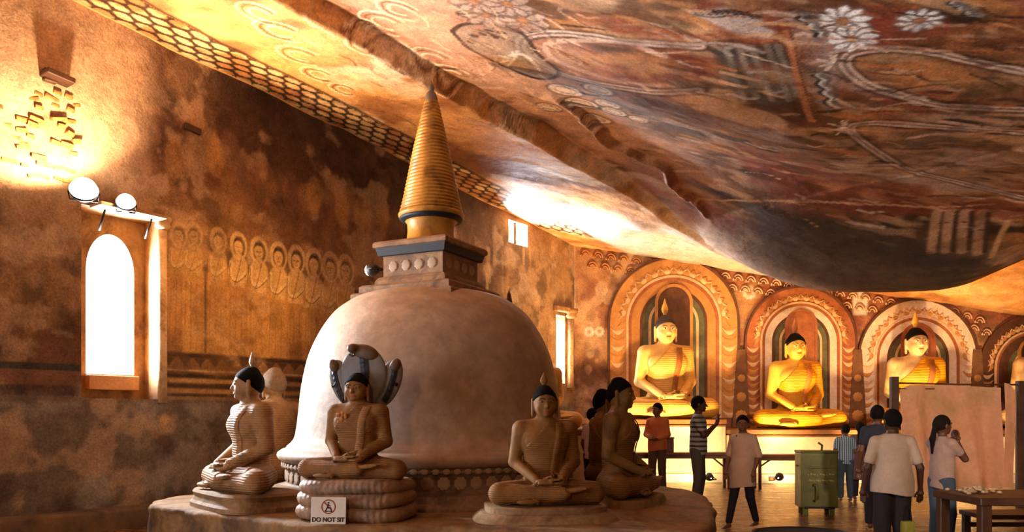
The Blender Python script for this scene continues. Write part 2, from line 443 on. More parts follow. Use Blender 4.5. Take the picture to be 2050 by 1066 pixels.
# robed figure, column line, wing and flames
p = hp([(1425, 128), (1436, 86), (1570, 86), (1606, 206), (1480, 202)])
cp.fill(p, '#54483f', .85, .3, .08)
for a, b in (((1450, 90), (1490, 200)), ((1478, 88), (1515, 196)), ((1505, 92), (1545, 200)), ((1535, 90), (1580, 200)), ((1556, 90), (1596, 190))):
    cp.stroke([H(*a), H(*b)], .05, '#8d7d6e', .75, .3)
cp.fill(hp([(1458, 120), (1500, 150), (1520, 185), (1480, 180)]), '#241a15', .7, .2, .1)
cp.stroke(hs([(1571, 40), (1580, 70), (1590, 110), (1602, 165), (1626, 240)]), .07, '#b3743d', .95, .15)
cp.stroke(hs([(1575, 38), (1585, 72), (1596, 112), (1609, 168), (1632, 238)]), .02, '#3b2417', .8, .15)
cp.fill(hp([(1376, 20), (1450, 14), (1510, 30), (1552, 62), (1540, 76), (1480, 72), (1420, 42)]), '#b8aaa0', .85, .35, .05)
for k in range(9):
    cp.stroke([H(1384+14*k, 16+.8*k), H(1394+14*k, 27+1.2*k)], .018, '#2d1f17', .8, .1)
cp.fill(hp([(1620, 22), (1780, 30), (1782, 95), (1700, 104), (1660, 95)]), '#8d3f22', .75, .3, .08)
for q in ((1687, 42, .27), (1706, 76, .26)):
    lotus(*q)
cp.fill(hp([(1575, 28), (1640, 20), (1665, 80), (1690, 150), (1660, 230), (1628, 190), (1606, 120)]), '#a28f82', .6, .35, .08)
for base, n, dx, dy in (((1585, 22), 7, 9, 8), ((1632, 150), 8, 4, 9), ((1905, 5), 6, 8, 5)):
    for off, col in ((0, '#1f1714'), (10, '#c9c0b6'), (17, '#6a5c52')):
        zz = [(base[0]+off+dx*k+(7 if k % 2 else -5), base[1]+dy*k) for k in range(n)]
        cp.stroke(hs(zz, 4), .045, col, .85, .15)
# little trees
for bx, by in ((1668, 125), (1030, 118), (1690, 255)):
    for dx, dy in ((-30, -8), (-26, 6), (-14, 14), (6, -16), (-4, -14)):
        cp.stroke([H(bx, by), H(bx+dx, by+dy)], .022, '#d6c3af', .8, .1)
# spirals on the pale part and on the strip
for px, py, r in ((770, 46, .34), (868, 118, .34), (905, 148, .30), (730, 70, .26), (560, 62, .33), (602, 112, .33), (640, 150, .28), (520, 28, .28), (690, 180, .24), (800, 20, .3)):
    cx, cy = H(px, py)
    for k in range(3):
        cp.stroke(ell(cx, cy, r*(1-.25*k), r*.8*(1-.25*k), 20, .6, .6, 5.2), .022, '#6e4326' if k % 2 else '#e6cda9', .75, .2)
# pillar drawing at the far right
for k, (a, b) in enumerate((((1880, 424), (1868, 500)), ((1905, 424), (1895, 500)), ((1935, 424), (1928, 500)), ((1968, 424), (1960, 505)))):
    cp.stroke([H(*a), H(*b)], .13, '#b08a6a', .8, .3); cp.stroke([H(a[0]+11, a[1]), H(b[0]+11, b[1])], .05, '#2b1b12', .85, .1)
cp.stroke(hs([(2020, 440), (2000, 478), (1985, 515)]), .06, '#c49a66', .9, .1)
cp.stroke(hs([(1350, 395), (1500, 402), (1620, 404), (1760, 410), (1880, 414), (1990, 408)]), .035, '#c29468', .75, .3)
# broken brush marks over the middle of the ceiling
rs = np.random.RandomState(3)
for k in range(420):
    px = rs.uniform(880, 2050); py = rs.uniform(15, 460)
    if py > 60+(px-560)*.36 or py < 0:
        continue
    if px < 1250 and rs.rand() < .5:
        continue
    x, y = H(px, py); L = rs.uniform(.12, .6); a = rs.normal(-.12, .22)
    col = rs.choice(['#2b1a10', '#3c2515', '#c79a6c', '#d1b196', '#b26f2c', '#7c3d1e', '#b5a294'])
    q = smooth_line([(x, y), (x+L*.5*math.cos(a), y+L*.5*math.sin(a)+rs.normal(0, .04)), (x+L*math.cos(a), y+L*math.sin(a))], 3)
    cp.stroke(q, rs.uniform(.015, .05), str(col), rs.uniform(.35, .8), .3)
for k in range(160):
    px = rs.uniform(560, 1150); py = rs.uniform(0, 260)
    x, y = H(px, py); L = rs.uniform(.12, .5); a = rs.normal(.75, .35)
    col = rs.choice(['#7d5232', '#5d3a24', '#e0c0a0', '#caa27c'])
    q = smooth_line([(x, y), (x+L*.5*math.cos(a)+rs.normal(0, .05), y+L*.5*math.sin(a)), (x+L*math.cos(a), y+L*math.sin(a))], 3)
    cp.stroke(q, rs.uniform(.012, .03), str(col), rs.uniform(.3, .7), .2)
rgb = .17*(np.clip(rgb, .002, 1)/.17)**1.28
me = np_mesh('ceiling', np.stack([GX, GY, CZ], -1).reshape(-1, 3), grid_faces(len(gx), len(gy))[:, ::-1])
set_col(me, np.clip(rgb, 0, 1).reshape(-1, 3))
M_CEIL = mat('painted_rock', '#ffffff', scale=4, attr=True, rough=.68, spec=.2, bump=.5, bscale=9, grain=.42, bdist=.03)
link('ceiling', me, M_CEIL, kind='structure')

# ------------------------------------------------------------------ outer wall on the left: painted plaster
def rect_keep(u, v, rects):
    uc, vc = (u[:-1]+u[1:])/2, (v[:-1]+v[1:])/2; k = np.ones((len(uc), len(vc)), bool)
    for a, b, c, d in rects:
        k &= ~((uc[:, None] > a) & (uc[:, None] < b) & (vc[None, :] > c) & (vc[None, :] < d))
    return k
R1 = (S_WIN[0]-.06, S_WIN[1], wall_hit(318, 800)[1], wall_hit(318, 440)[1])     # window recess
R2 = (s2a, s2b, wall_hit(1037, 490)[1], 5.80)
R3 = (s3a, s3b, wall_hit(1122, 768)[1], wall_hit(1122, 632)[1])
R4 = (-10.1, -8.4, 0.02, 2.6)
def snap(ax_, vals):
    ax_ = ax_.copy()
    for v in vals:
        ax_[np.argmin(abs(ax_-v))] = v
    return ax_
su = snap(axis([(-17, -2.0, .25), (-2.0, 0.05, .03), (.05, 4.2, .014), (4.2, 8.0, .03), (8.0, WL, .025)]), [R1[0], R1[1], R2[0], R2[1], R3[0], R3[1], R4[0], R4[1]])
sv = snap(axis([(-.1, 1.7, .035), (1.7, 4.6, .017), (4.6, 7.6, .03)]), [R1[2], R1[3], R2[2], R2[3], R3[2], R3[3], R4[3]])
SU, SV = np.meshgrid(su, sv, indexing='ij')
wr = np.zeros(SU.shape+(3,)); wr[:] = lin('#8d6339')
wr = mixc(wr, '#6c4426', sstep(.40, .60, fbm(SU*.7, SV*.9, 301, 5)))
wr = mixc(wr, '#b08150', .6*sstep(.52, .68, fbm(SU*1.1, SV*.8, 311, 5)))
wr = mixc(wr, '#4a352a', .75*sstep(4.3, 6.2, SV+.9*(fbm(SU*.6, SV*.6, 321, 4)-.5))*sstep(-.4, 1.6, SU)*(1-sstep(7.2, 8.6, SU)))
wr = mixc(wr, '#a87b45', .8*sstep(7.0, 9.0, SU+1.2*(fbm(SU, SV, 325, 4)-.5)))
wr = mixc(wr, '#6a5d54', .85*(1-sstep(1.72, 1.85, SV+.12*(fbm(SU*2, SV*2, 331, 4)-.5))))
wr = mixc(wr, '#9a8c7c', .7*(1-sstep(1.6, 1.8, SV))*sstep(.5, .65, fbm(SU*1.8, SV*1.8, 341, 5)))
wr = mixc(wr, '#3f2a1b', .55*sstep(.54, .68, fbm(SU*2.3, SV*2.6, 381, 5)))
wr = mixc(wr, '#c49c70', .50*sstep(.56, .68, fbm(SU*2.0+7, SV*2.2, 385, 5)))
wr = mixc(wr, '#d0a57a', .75*(1-sstep(-.3, .5, SU+.8*(fbm(SU*1.5, SV*1.5, 387, 4)-.5)))*sstep(4.2, 4.8, SV+.5*(fbm(SU*2, SV*2, 389, 4)-.5)))  # paler upper left: the lamp-lit area put into the plaster colour
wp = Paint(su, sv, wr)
T = wall_hit
# horizontal bands under the figures
def band(y0, y1, col, a, s0=-1.9, s1=5.2, xr=330):
    z0, z1 = T(xr, y1)[1], T(xr, y0)[1]
    wp.fill([(s0, z0), (s1, z0), (s1, z1), (s0, z1)], col, a, .35, .012)
S0 = R1[1]+.03
for y0, y1, c, a in ((703, 714, '#33211a', .8), (714, 737, '#8a5f33', .7), (738, 742, '#caa468', .8), (747, 755, '#2b1c15', .9), (757, 765, '#b98a4e', .8), (768, 776, '#3f2a1c', .85), (778, 787, '#b98a4e', .75), (788, 793, '#46301f', .8), (794, 801, '#a97a42', .8)):
    band(y0, y1, c, a, s0=S0)
for y0, y1, c, a in ((728, 742, '#2f3632', .85), (742, 770, '#86593a', .6), (772, 792, '#3c3436', .7), (796, 806, '#7d5a3e', .6)):
    band(y0, y1, c, a, s0=-2.0, s1=R1[0], xr=100)
zt, zb = T(330, 714)[1], T(330, 737)[1]
for k in range(22):
    c = S0+.12+.24*k
    wp.fill([(c-.11, zt), (c+.11, zt), (c+.03, (zt+zb)/2), (c, zb+.03), (c-.03, (zt+zb)/2)], '#36231a', .75, .25, .01)
# the row of haloed worshippers
zfoot = T(330, 703)[1]
heads = [(358, 470), (388, 472), (437, 482), (478, 492), (519, 502), (558, 513), (594, 520), (629, 528), (662, 535), (692, 541)]
for k, (hx, hy) in enumerate(heads):
    s, z = T(hx, hy); f = T(hx+17, hy)[0]-s; r = f*1.02; clear = .55 if k < 3 else (1 if k < 8 else .7)
    body = '#c08a3c' if k % 3 else '#b47c34'
    wp.fill([(s-r*1.35, zfoot), (s+r*1.25, zfoot), (s+r*1.15, z-r*4.0), (s+r*.95, z-r*1.8), (s-r*1.05, z-r*1.8), (s-r*1.3, z-r*4.0)], body, .8, .25, .03)
    for q in range(4):
        wp.stroke([(s-r*1.1+q*r*.7, zfoot+.04), (s-r*.9+q*r*.6, z-r*5)], .012, '#7d4f22', .45, .4)
    wp.stroke([(s+r*1.4, zfoot), (s+r*1.35, z-r*5.2)], .022, '#3d2717', .75*clear, .2)
    wp.fill(ell(s, z, r, r*1.45, 30), '#d2a86a', .85*clear, .2, .012)
    wp.fill(ell(s+r*.06, z-r*.12, r*.72, r*1.1, 26), '#5a3c22', .85*clear, .15, .012)
    wp.fill(ell(s-r*.02, z-r*.15, r*.5, r*.72, 26), '#cfa05e', .9*clear, .12, .012)
    wp.fill([(s-r*.55, z+r*.2), (s-r*.35, z+r*.75), (s+r*.3, z+r*.75), (s+r*.55, z+r*.1), (s+r*.25, z+r*.42), (s-r*.2, z+r*.45)], '#33221a', .85*clear, .1, .012)
    for e in (-.22, .18):
        wp.stroke([(s+r*(e-.09), z-r*.1), (s+r*(e+.09), z-r*.1)], .010, '#3a2415', .9*clear, 0)
    wp.stroke([(s-r*.02, z-r*.1), (s+r*.02, z-r*.38)], .008, '#7a4f28', .8*clear, 0)
    wp.stroke([(s-r*.14, z-r*.56), (s+r*.12, z-r*.56)], .009, '#7c3a22', .8*clear, 0)
    wp.fill([(s-r*.3, z-r*.8), (s+r*.25, z-r*.8), (s+r*.95, z-r*1.55), (s+r*1.0, z-r*2.9), (s+r*.7, z-r*4.2), (s-r*.85, z-r*4.2), (s-r*1.1, z-r*2.8), (s-r*.95, z-r*1.55)], '#caa05f', .8*clear, .25, .02)
    wp.stroke(smooth_line([(s-r*.9, z-r*1.8), (s-r*.95, z-r*3.1), (s-r*.2, z-r*3.5), (s+r*.75, z-r*2.7)], 5), .035, '#d7b072', .9*clear, .1)
    wp.stroke(smooth_line([(s-r*.98, z-r*1.9), (s-r*1.0, z-r*3.3), (s-r*.2, z-r*3.75), (s+r*.85, z-r*2.85)], 5), .010, '#573517', .8*clear, .1)
    wp.stroke(smooth_line([(s+r*.3, z-r*1.2), (s, z-r*2.4), (s-r*.5, z-r*4.1)], 5), .012, '#7d4f24', .7*clear, .1)
# faded upper row
for k in range(14):
    x = 455+26*k; y = 318+8.6*k
    s, z = T(x, y+25); c = ['#a06f35', '#7f5631', '#8d5b34'][k % 3]
    wp.fill(ell(s, z, .14+.05*(k % 2), .24+.10*(k % 2), 22), c, .55, .45, .04)
    wp.fill([(s-.14, z-.9), (s+.16, z-.9), (s+.10, z-.2), (s-.10, z-.2)], c, .35, .5, .05)
for x, y, c in ((405, 305, '#8d6a44'), (432, 315, '#b7812f'), (350, 320, '#a37437'), (460, 300, '#7b5a40'), (630, 390, '#b68435'), (657, 380, '#8d6842'), (700, 395, '#8f6a45'), (685, 420, '#a9772f'), (725, 425, '#a9772f'), (765, 440, '#a9772f')):
    s, z = T(x, y); wp.fill(ell(s, z, .16, .30, 22), c, .6, .3, .05)
# chipped pale plaster and stains
for k in range(150):
    s = rs.uniform(-1.8, 10.5); z = rs.uniform(.3, 6.6); r = abs(rs.normal(0, .07))+.02
    c = rs.choice(['#c89a68', '#d2ae84', '#3d2819', '#4b3220', '#a8733c'])
    wp.fill([(s+r*rs.uniform(.5, 1.3)*math.cos(t), z+r*rs.uniform(.6, 1.8)*math.sin(t)) for t in np.arange(0, 6.2, .7)], str(c), rs.uniform(.10, .35), .5, .06)
for k in range(60):
    s = rs.uniform(7.0, 10.6); z = rs.uniform(2.6, 5.4)
    wp.stroke([(s, z), (s+rs.normal(0, .02), z-rs.uniform(.2, .9))], rs.uniform(.02, .07), str(rs.choice(['#d0a765', '#7d4f23', '#c08a44'])), rs.uniform(.25, .55), .4)
s, z = T(330, 840); wp.fill(ell(s, z, .07, .075, 20), '#c99457', .95, .1, .012)
# exposed rubble core at the upper left loses its plaster
bs0, bz0 = T(62, 345); bs1, bz1 = T(160, 205)
wp.fill([T(0, 235), T(60, 215), T(120, 225), T(150, 270), T(150, 320), T(130, 348), T(70, 330), T(40, 345), T(0, 330)], '#8a6236', .7, .3, .08)
WX = WA[0]+WD[0]*SU; WY = WA[1]+WD[1]*SU
top = ceil_z(WX, WY)+.06
dent = .035*(fbm(SU*1.1, SV*1.1, 361, 4)-.5)+.012*(fbm(SU*5, SV*5, 371, 3)-.5)
dent = dent - .05*np.exp(-(((SU-(bs0+bs1)/2)/.55)**2+((SV-(bz0+bz1)/2)/.45)**2)**2)
SZ = np.minimum(SV, top)
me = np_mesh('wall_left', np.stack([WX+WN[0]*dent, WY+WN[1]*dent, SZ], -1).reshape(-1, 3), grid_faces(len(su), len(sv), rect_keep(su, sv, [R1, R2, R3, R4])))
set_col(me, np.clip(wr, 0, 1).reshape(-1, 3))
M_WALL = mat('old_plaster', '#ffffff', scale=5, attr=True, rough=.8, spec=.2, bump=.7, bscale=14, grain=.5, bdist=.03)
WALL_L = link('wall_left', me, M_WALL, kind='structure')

# ------------------------------------------------------------------ back wall behind the row of Buddhas
bu = axis([(WB[0]-.3, 13.0, .028), (13.0, 16.0, .4)]); bv = axis([(-.1, 6.4, .028)])
BU, BV = np.meshgrid(bu, bv, indexing='ij')
br = np.zeros(BU.shape+(3,)); br[:] = lin('#b07a45')
br = mixc(br, '#8a5330', sstep(.42, .62, fbm(BU*.9, BV*.9, 401, 5)))
br = mixc(br, '#c99a6c', .6*sstep(.5, .66, fbm(BU*1.5, BV*1.5, 411, 5)))
br = mixc(br, '#8d3d22', .65*sstep(4.2, 5.0, BU)*sstep(.42, .6, fbm(BU*.8, BV*1.2, 421, 4)))
br = mixc(br, '#5b3a22', .6*sstep(.58, .72, fbm(BU*2, BV*2, 431, 4)))
bp_ = Paint(bu, bv, br)
def bw(px, py, Y=BACK_Y):
    return ((px-CX)/F*Y, HC+(HOR-py)/F*Y)
for px, py, r in ((1500, 586, .19), (1180, 665, .14), (1200, 664, .13)):
    x, z = bw(px, py)
    for k in range(10):
        t = 2*math.pi*k/10; bp_.fill(ell(x+r*.6*math.cos(t), z+r*.6*math.sin(t), r*.36, r*.26, 12, t), '#d9c6b2', .8, .2, .02)
    bp_.fill(ell(x, z, r*.4, r*.4, 12), '#b9814e', .8, .1, .02)
x, z = bw(1722, 605)
bp_.fill([(x-.18, z-.32), (x+.16, z-.32), (x+.2, z+.3), (x-.18, z+.32)], '#e3d6ca', .85, .15, .04)
for k in range(70):
    x = rs.uniform(WB[0], 3.9); z = rs.uniform(1.6, 5.0); r = rs.uniform(.04, .16)
    bp_.fill(ell(x, z, r, r*1.3, 12), str(rs.choice(['#c59058', '#7d4a24', '#d2a87a', '#9c6230', '#6b4426'])), rs.uniform(.3, .6), .3, .03)
BZ = np.minimum(BV, ceil_z(BU, BU*0+BACK_Y)+.06)
bd = .03*(fbm(BU*1.3, BV*1.3, 441, 4)-.5)
me = np_mesh('wall_back', np.stack([BU, BACK_Y-bd, BZ], -1).reshape(-1, 3), grid_faces(len(bu), len(bv)))
set_col(me, np.clip(br, 0, 1).reshape(-1, 3))
WALL_B = link('wall_back', me, M_WALL, kind='structure')

# ------------------------------------------------------------------ walls out of view close the cave
def quad_obj(name, pts, m, kind='structure'):
    return link(name, np_mesh(name, pts, [[0, 1, 2, 3]], False), m, kind=kind)
M_STONE = mat('dark_stone', '#5d4431', '#7a5a3d', scale=1.5, rough=.85, bump=.4, bscale=6, grain=.3)
M_FLOOR = mat('worn_stone_floor', '#5d3a20', '#8a5a30', scale=.9, rough=.28, spec=.6, bump=.9, bscale=3.6, grain=.35, rough_var=.10, bdist=.06, stain='#3d2616', stain_scale=.7)
nt = M_FLOOR.node_tree; tc_ = [n for n in nt.nodes if n.type == 'TEX_COORD'][0]; mp_ = N(nt, 'ShaderNodeMapping'); mp_.inputs['Scale'].default_value = (.55, 1.5, 1)
for l_ in list(nt.links):
    if l_.from_node == tc_:
        ts_ = l_.to_socket; nt.links.remove(l_); nt.links.new(mp_.outputs[0], ts_)
nt.links.new(tc_.outputs['Object'], mp_.inputs[0])
pL = WA+WD*(-17)
quad_obj('wall_right', [(16, BACK_Y, -.1), (16, -7, -.1), (16, -7, 6), (16, BACK_Y, 6)], M_STONE)
quad_obj('wall_front', [(16, -7, -.1), (-16, -7, -.1), (-16, -7, 9), (16, -7, 9)], M_STONE)
fx = axis([(-16, 16, .25)]); fy = axis([(-7, 20, .25)])
FX, FY = np.meshgrid(fx, fy, indexing='ij')
FZ = -.012*np.abs(fbm(FX*.9, FY*.9, 501, 3)-.5)*2
link('floor', np_mesh('floor', np.stack([FX, FY, FZ], -1).reshape(-1, 3), grid_faces(len(fx), len(fy))), M_FLOOR, kind='structure')

# ------------------------------------------------------------------ organic bodies: smooth-union fields meshed by surface nets
def f_cone(a, b, ra, rb):
    a, b = np.array(a, float), np.array(b, float); d = b-a; L = d@d+1e-12
    def fn(x, y, z):
        t = np.clip(((x-a[0])*d[0]+(y-a[1])*d[1]+(z-a[2])*d[2])/L, 0, 1)
        return np.sqrt((x-a[0]-t*d[0])**2+(y-a[1]-t*d[1])**2+(z-a[2]-t*d[2])**2)-(ra+(rb-ra)*t)
    R = max(ra, rb); return fn, np.minimum(a, b)-R, np.maximum(a, b)+R
def f_ell(c, r, rot=None):
    c, r = np.array(c, float), np.array(r, float); M = None if rot is None else np.array(Matrix.Rotation(rot[1], 3, rot[0]).transposed())
    def fn(x, y, z):
        p = [x-c[0], y-c[1], z-c[2]]
        if M is not None:
            p = [M[i][0]*p[0]+M[i][1]*p[1]+M[i][2]*p[2] for i in range(3)]
        k0 = np.sqrt((p[0]/r[0])**2+(p[1]/r[1])**2+(p[2]/r[2])**2); k1 = np.sqrt((p[0]/r[0]**2)**2+(p[1]/r[1]**2)**2+(p[2]/r[2]**2)**2)+1e-9
        return k0*(k0-1)/k1
    R = r.max() if M is not None else r
    return fn, c-R, c+R
class Field:
    def __init__(s, lo, hi, res):
        s.lo = np.array(lo, float); s.res = res; s.n = np.ceil((np.array(hi)-s.lo)/res).astype(int)+1
        s.ax = [s.lo[i]+res*np.arange(s.n[i]) for i in range(3)]; s.f = np.full(s.n, .5)
    def grid(s, sl=(slice(None),)*3):
        return np.meshgrid(s.ax[0][sl[0]], s.ax[1][sl[1]], s.ax[2][sl[2]], indexing='ij', sparse=True)
    def add(s, prim, k=.02):
        fn, lo, hi = prim; pad = k+3*s.res
        a = np.clip(np.floor((lo-pad-s.lo)/s.res).astype(int), 0, s.n); b = np.clip(np.ceil((hi+pad-s.lo)/s.res).astype(int)+1, 0, s.n)
        if (b <= a).any():
            return s
        sl = tuple(slice(i, j) for i, j in zip(a, b)); d2 = fn(*s.grid(sl)); d1 = s.f[sl]
        h = np.clip(.5+.5*(d2-d1)/k, 0, 1); s.f[sl] = d2*(1-h)+d1*h-k*h*(1-h); return s
    def cut(s, fn):
        s.f = np.maximum(s.f, fn(*s.grid())); return s
    def sub(s, prim, k=.01):
        fn, lo, hi = prim; s.f = np.maximum(s.f, -fn(*s.grid())); return s
    def copy(s, off=0.0):
        o = Field.__new__(Field); o.__dict__.update(s.__dict__); o.f = s.f-off; return o
    def mesh(s, name):
        f = s.f.copy()
        for ax_ in range(3):
            i = [slice(None)]*3; i[ax_] = 0; f[tuple(i)] = np.maximum(f[tuple(i)], 1e-3); i[ax_] = -1; f[tuple(i)] = np.maximum(f[tuple(i)], 1e-3)
        ins = f < 0; nx, ny, nz = f.shape
        cs = np.zeros((nx-1, ny-1, nz-1), np.uint8)
        for dx in (0, 1):
            for dy in (0, 1):
                for dz in (0, 1):
                    cs += ins[dx:nx-1+dx, dy:ny-1+dy, dz:nz-1+dz]
        act = (cs > 0) & (cs < 8); I, J, K = np.nonzero(act); idx = np.full(act.shape, -1, np.int64); idx[I, J, K] = np.arange(len(I))
        acc = np.zeros((len(I), 3)); cnt = np.zeros(len(I))
        for ax_ in range(3):
            e = np.zeros(3, int); e[ax_] = 1; oth = [q for q in range(3) if q != ax_]
            for p in (0, 1):
                for q in (0, 1):
                    o = np.zeros(3, int); o[oth[0]] = p; o[oth[1]] = q
                    a = f[I+o[0], J+o[1], K+o[2]]; b = f[I+o[0]+e[0], J+o[1]+e[1], K+o[2]+e[2]]
                    m = (a < 0) != (b < 0); t = np.where(m, a/np.where(m, a-b, 1), 0)
                    for c in range(3):
                        acc[:, c] += m*(o[c]+e[c]*t)
                    cnt += m
        v = (acc/cnt[:, None]+np.stack([I, J, K], -1))*s.res+s.lo
        quads = []
        for ax_ in range(3):
            e = [0, 0, 0]; e[ax_] = 1; o1, o2 = [q for q in range(3) if q != ax_]
            sl = [slice(1, n-1) for n in f.shape]; sl[ax_] = slice(0, f.shape[ax_]-1)
            sh = list(sl); sh[ax_] = slice(1, f.shape[ax_])
            a, b = ins[tuple(sl)], ins[tuple(sh)]; I2, J2, K2 = np.nonzero(a != b)
            flip = a[I2, J2, K2]; base = np.stack([I2, J2, K2], -1)
            for q in range(3):
                if q != ax_:
                    base[:, q] += 1
            def cell(p, q):
                c = base.copy(); c[:, o1] -= p; c[:, o2] -= q; return idx[c[:, 0], c[:, 1], c[:, 2]]
            qd = np.stack([cell(1, 1), cell(0, 1), cell(0, 0), cell(1, 0)], -1)
            if ax_ == 1:
                flip = ~flip
            qd[~flip] = qd[~flip][:, ::-1]; quads.append(qd)
        return np_mesh(name, v, np.concatenate(quads), True)
    def front(s, x, z, lev=0.0):
        """y of the first surface met when looking along +y"""
        i = int(np.clip(round((x-s.lo[0])/s.res), 0, s.n[0]-1)); k = int(np.clip(round((z-s.lo[2])/s.res), 0, s.n[2]-1))
        c = s.f[i, :, k]; m = np.nonzero(c < lev)[0]
        return None if len(m) == 0 else s.ax[1][m[0]]-s.res*(c[m[0]]-lev)/(c[m[0]]-c[m[0]-1]+1e-9)*-1*-1

# ------------------------------------------------------------------ the seated Buddha, 1.15 m from seat to crown, facing -y
def buddha_parts():
    R = .0105
    def head(F_):
        F_.add(f_ell((0, -.015, 1.0), (.114, .124, .145)), .01)
        F_.add(f_ell((0, -.050, .925), (.082, .074, .068)), .04)
        F_.add(f_ell((0, -.112, .884), (.026, .020, .018)), .02)
        F_.add(f_cone((0, -.128, 1.022), (0, -.152, .966), .010, .017), .014)
        F_.add(f_ell((0, -.146, .958), (.026, .014, .011)), .01)
        F_.add(f_ell((0, -.124, .925), (.036, .014, .009)), .008); F_.add(f_ell((0, -.121, .911), (.028, .014, .009)), .008)
        for s in (-1, 1):
            F_.add(f_ell((s*.044, -.112, 1.036), (.040, .016, .010)), .012)
            F_.add(f_ell((s*.060, -.095, .955), (.030, .024, .030)), .03)
            F_.add(f_cone((s*.118, -.008, 1.03), (s*.121, -.010, .875), .019, .015), .012)
        return F_
    B = Field((-.64, -.46, -.02), (.64, .30, 1.22), R)
    for p, k in ((f_ell((0, .03, .13), (.245, .19, .14)), .02), (f_ell((0, .015, .36), (.198, .145, .25)), .06), (f_ell((0, -.005, .61), (.236, .148, .21)), .06),
                 (f_ell((-.10, -.085, .63), (.11, .06, .09)), .06), (f_ell((.10, -.085, .63), (.11, .06, .09)), .06),
                 (f_cone((0, .01, .772), (-.228, .01, .746), .085, .080), .05), (f_cone((0, .01, .772), (.228, .01, .746), .085, .080), .05), (f_cone((0, .025, .74), (0, .015, .86), .11, .066), .06),
                 (f_cone((0, .01, .80), (0, -.01, .93), .066, .064), .03)):
        B.add(p, k)
    for s in (-1, 1):
        B.add(f_cone((s*.242, .01, .738), (s*.296, .03, .42), .080, .060), .035)
        B.add(f_cone((s*.292, .025, .41), (s*.125, -.235, .255), .060, .042), .025)
        B.add(f_cone((s*.13, .03, .13), (s*.465, -.14, .12), .125, .100), .05)
    B.add(f_cone((-.465, -.15, .115), (.14, -.315, .125), .094, .056), .02)
    B.add(f_cone((.465, -.15, .105), (-.16, -.24, .075), .094, .06), .02)
    B.add(f_ell((0, -.12, .085), (.42, .20, .085)), .03)
    B.add(f_ell((.235, -.325, .158), (.115, .042, .026), ('Y', -.12)), .015)         # the upper foot
    for k in range(5):
        B.add(f_cone((.325, -.298-.016*k, .170), (.362-.006*abs(k-1), -.298-.016*k, .173), .011, .009), .004)
    B.add(f_ell((-.22, -.335, .052), (.11, .04, .026)), .02)
    # hands laid one on the other, palms up
    B.add(f_ell((.065, -.268, .222), (.085, .052, .020)), .012); B.add(f_ell((-.055, -.275, .246), (.085, .050, .020)), .008)
    for k in range(4):
        yy = -.238-.026*k; l = (.115, .125, .12, .095)[k]
        B.add(f_cone((.0, yy, .252), (l, yy-.004, .262), .0135, .0105), .004)
        B.add(f_cone((.02, yy, .226), (-l-.02, yy, .222), .0135, .0105), .004)
    B.add(f_cone((-.05, -.24, .262), (.012, -.285, .292), .014, .010), .006); B.add(f_cone((.07, -.24, .245), (.018, -.285, .288), .014, .010), .006)
    torso = B.copy(0)
    torso.f = B.f.copy()
    head(B)
    B.cut(lambda x, y, z: -z+0*x+0*y)
    body = B.mesh('buddha_body')
    # robe: over the left shoulder, arm, trunk and legs
    Rb = torso.copy(.009); Rb.f = torso.f-.009
    Rb.cut(lambda x, y, z: ((z-.845)-(x-.055)*1.05)/1.45+0*y)
    Rb.cut(lambda x, y, z: np.maximum(np.minimum(-(x+.213), (z-.235)), -1)+0*y)
    Rb.cut(lambda x, y, z: (z-.825)+0*x+0*y)
    Rb.sub(f_cone((-.302, .025, .41), (-.10, -.25, .25), .080, .06))
    Rb.sub(f_ell((0, -.29, .25), (.19, .105, .05))); Rb.sub(f_ell((.27, -.335, .165), (.13, .07, .05))); Rb.sub(f_ell((-.25, -.37, .04), (.12, .07, .05)))
    Rb.cut(lambda x, y, z: -z-.004+0*x+0*y)
    robe = Rb.mesh('buddha_robe')
    # sash hanging from the left shoulder
    sv_, sf = [], []
    n = 26
    for i in range(n):
        t = i/(n-1); zc = .80-.50*t; xc = .135-.075*t
        for j in range(5):
            x = xc+(j/4-.5)*.072; y = torso.front(x, zc, .012)
            sv_.append((x, (y if y is not None else -.1)-(.014 if j in (1, 2, 3) else .004), zc))
    for i in range(n-1):
        for j in range(4):
            a = i*5+j; sf.append((a, a+5, a+6, a+1))
    sash = np_mesh('buddha_sash', sv_, sf)
    # hair cap with the low top-knot
    Hf = Field((-.16, -.19, .84), (.16, .19, 1.24), .0085)
    Hf.add(f_ell((0, -.005, 1.015), (.125, .134, .148)), .01); Hf.add(f_ell((0, .015, 1.14), (.058, .058, .035)), .035)
    Hf.cut(lambda x, y, z: -((y+.125)*.75+(z-1.082)-.35*x*x)/1.25)
    Hf.cut(lambda x, y, z: -(z-.915)+0*x+0*y)
    hair = Hf.mesh('buddha_hair')
    # painted eyes and lips
    def small(name, c, r, rot=0):
        bm = bmesh.new(); bmesh.ops.create_uvsphere(bm, u_segments=12, v_segments=8, radius=1)
        bmesh.ops.scale(bm, vec=r, verts=bm.verts); bmesh.ops.rotate(bm, cent=(0, 0, 0), matrix=Matrix.Rotation(rot, 3, 'Z'), verts=bm.verts)
        bmesh.ops.translate(bm, vec=c, verts=bm.verts); return bm_mesh(name, bm, True)
    ey = B
    yl = [B.front(s*.043, 1.008) or -.12 for s in (-1, 1)]
    eyes = [small('buddha_eye', (s*.044, yl[i]+.008, 1.008), (.026, .012, .0095), s*-.30) for i, s in enumerate((-1, 1))]
    iris = [small('buddha_iris', (s*.044, yl[i]+.003, 1.007), (.0095, .010, .0085)) for i, s in enumerate((-1, 1))]
    brow = []
    for s in (-1, 1):
        pts = [(s*q, (B.front(s*q, 1.03+h) or -.11)-.001, 1.03+h) for q, h in ((.016, .0), (.03, .008), (.048, .011), (.066, .006), (.08, -.006))]
        brow.append(tube_mesh('buddha_brow', pts, .0035, 6))
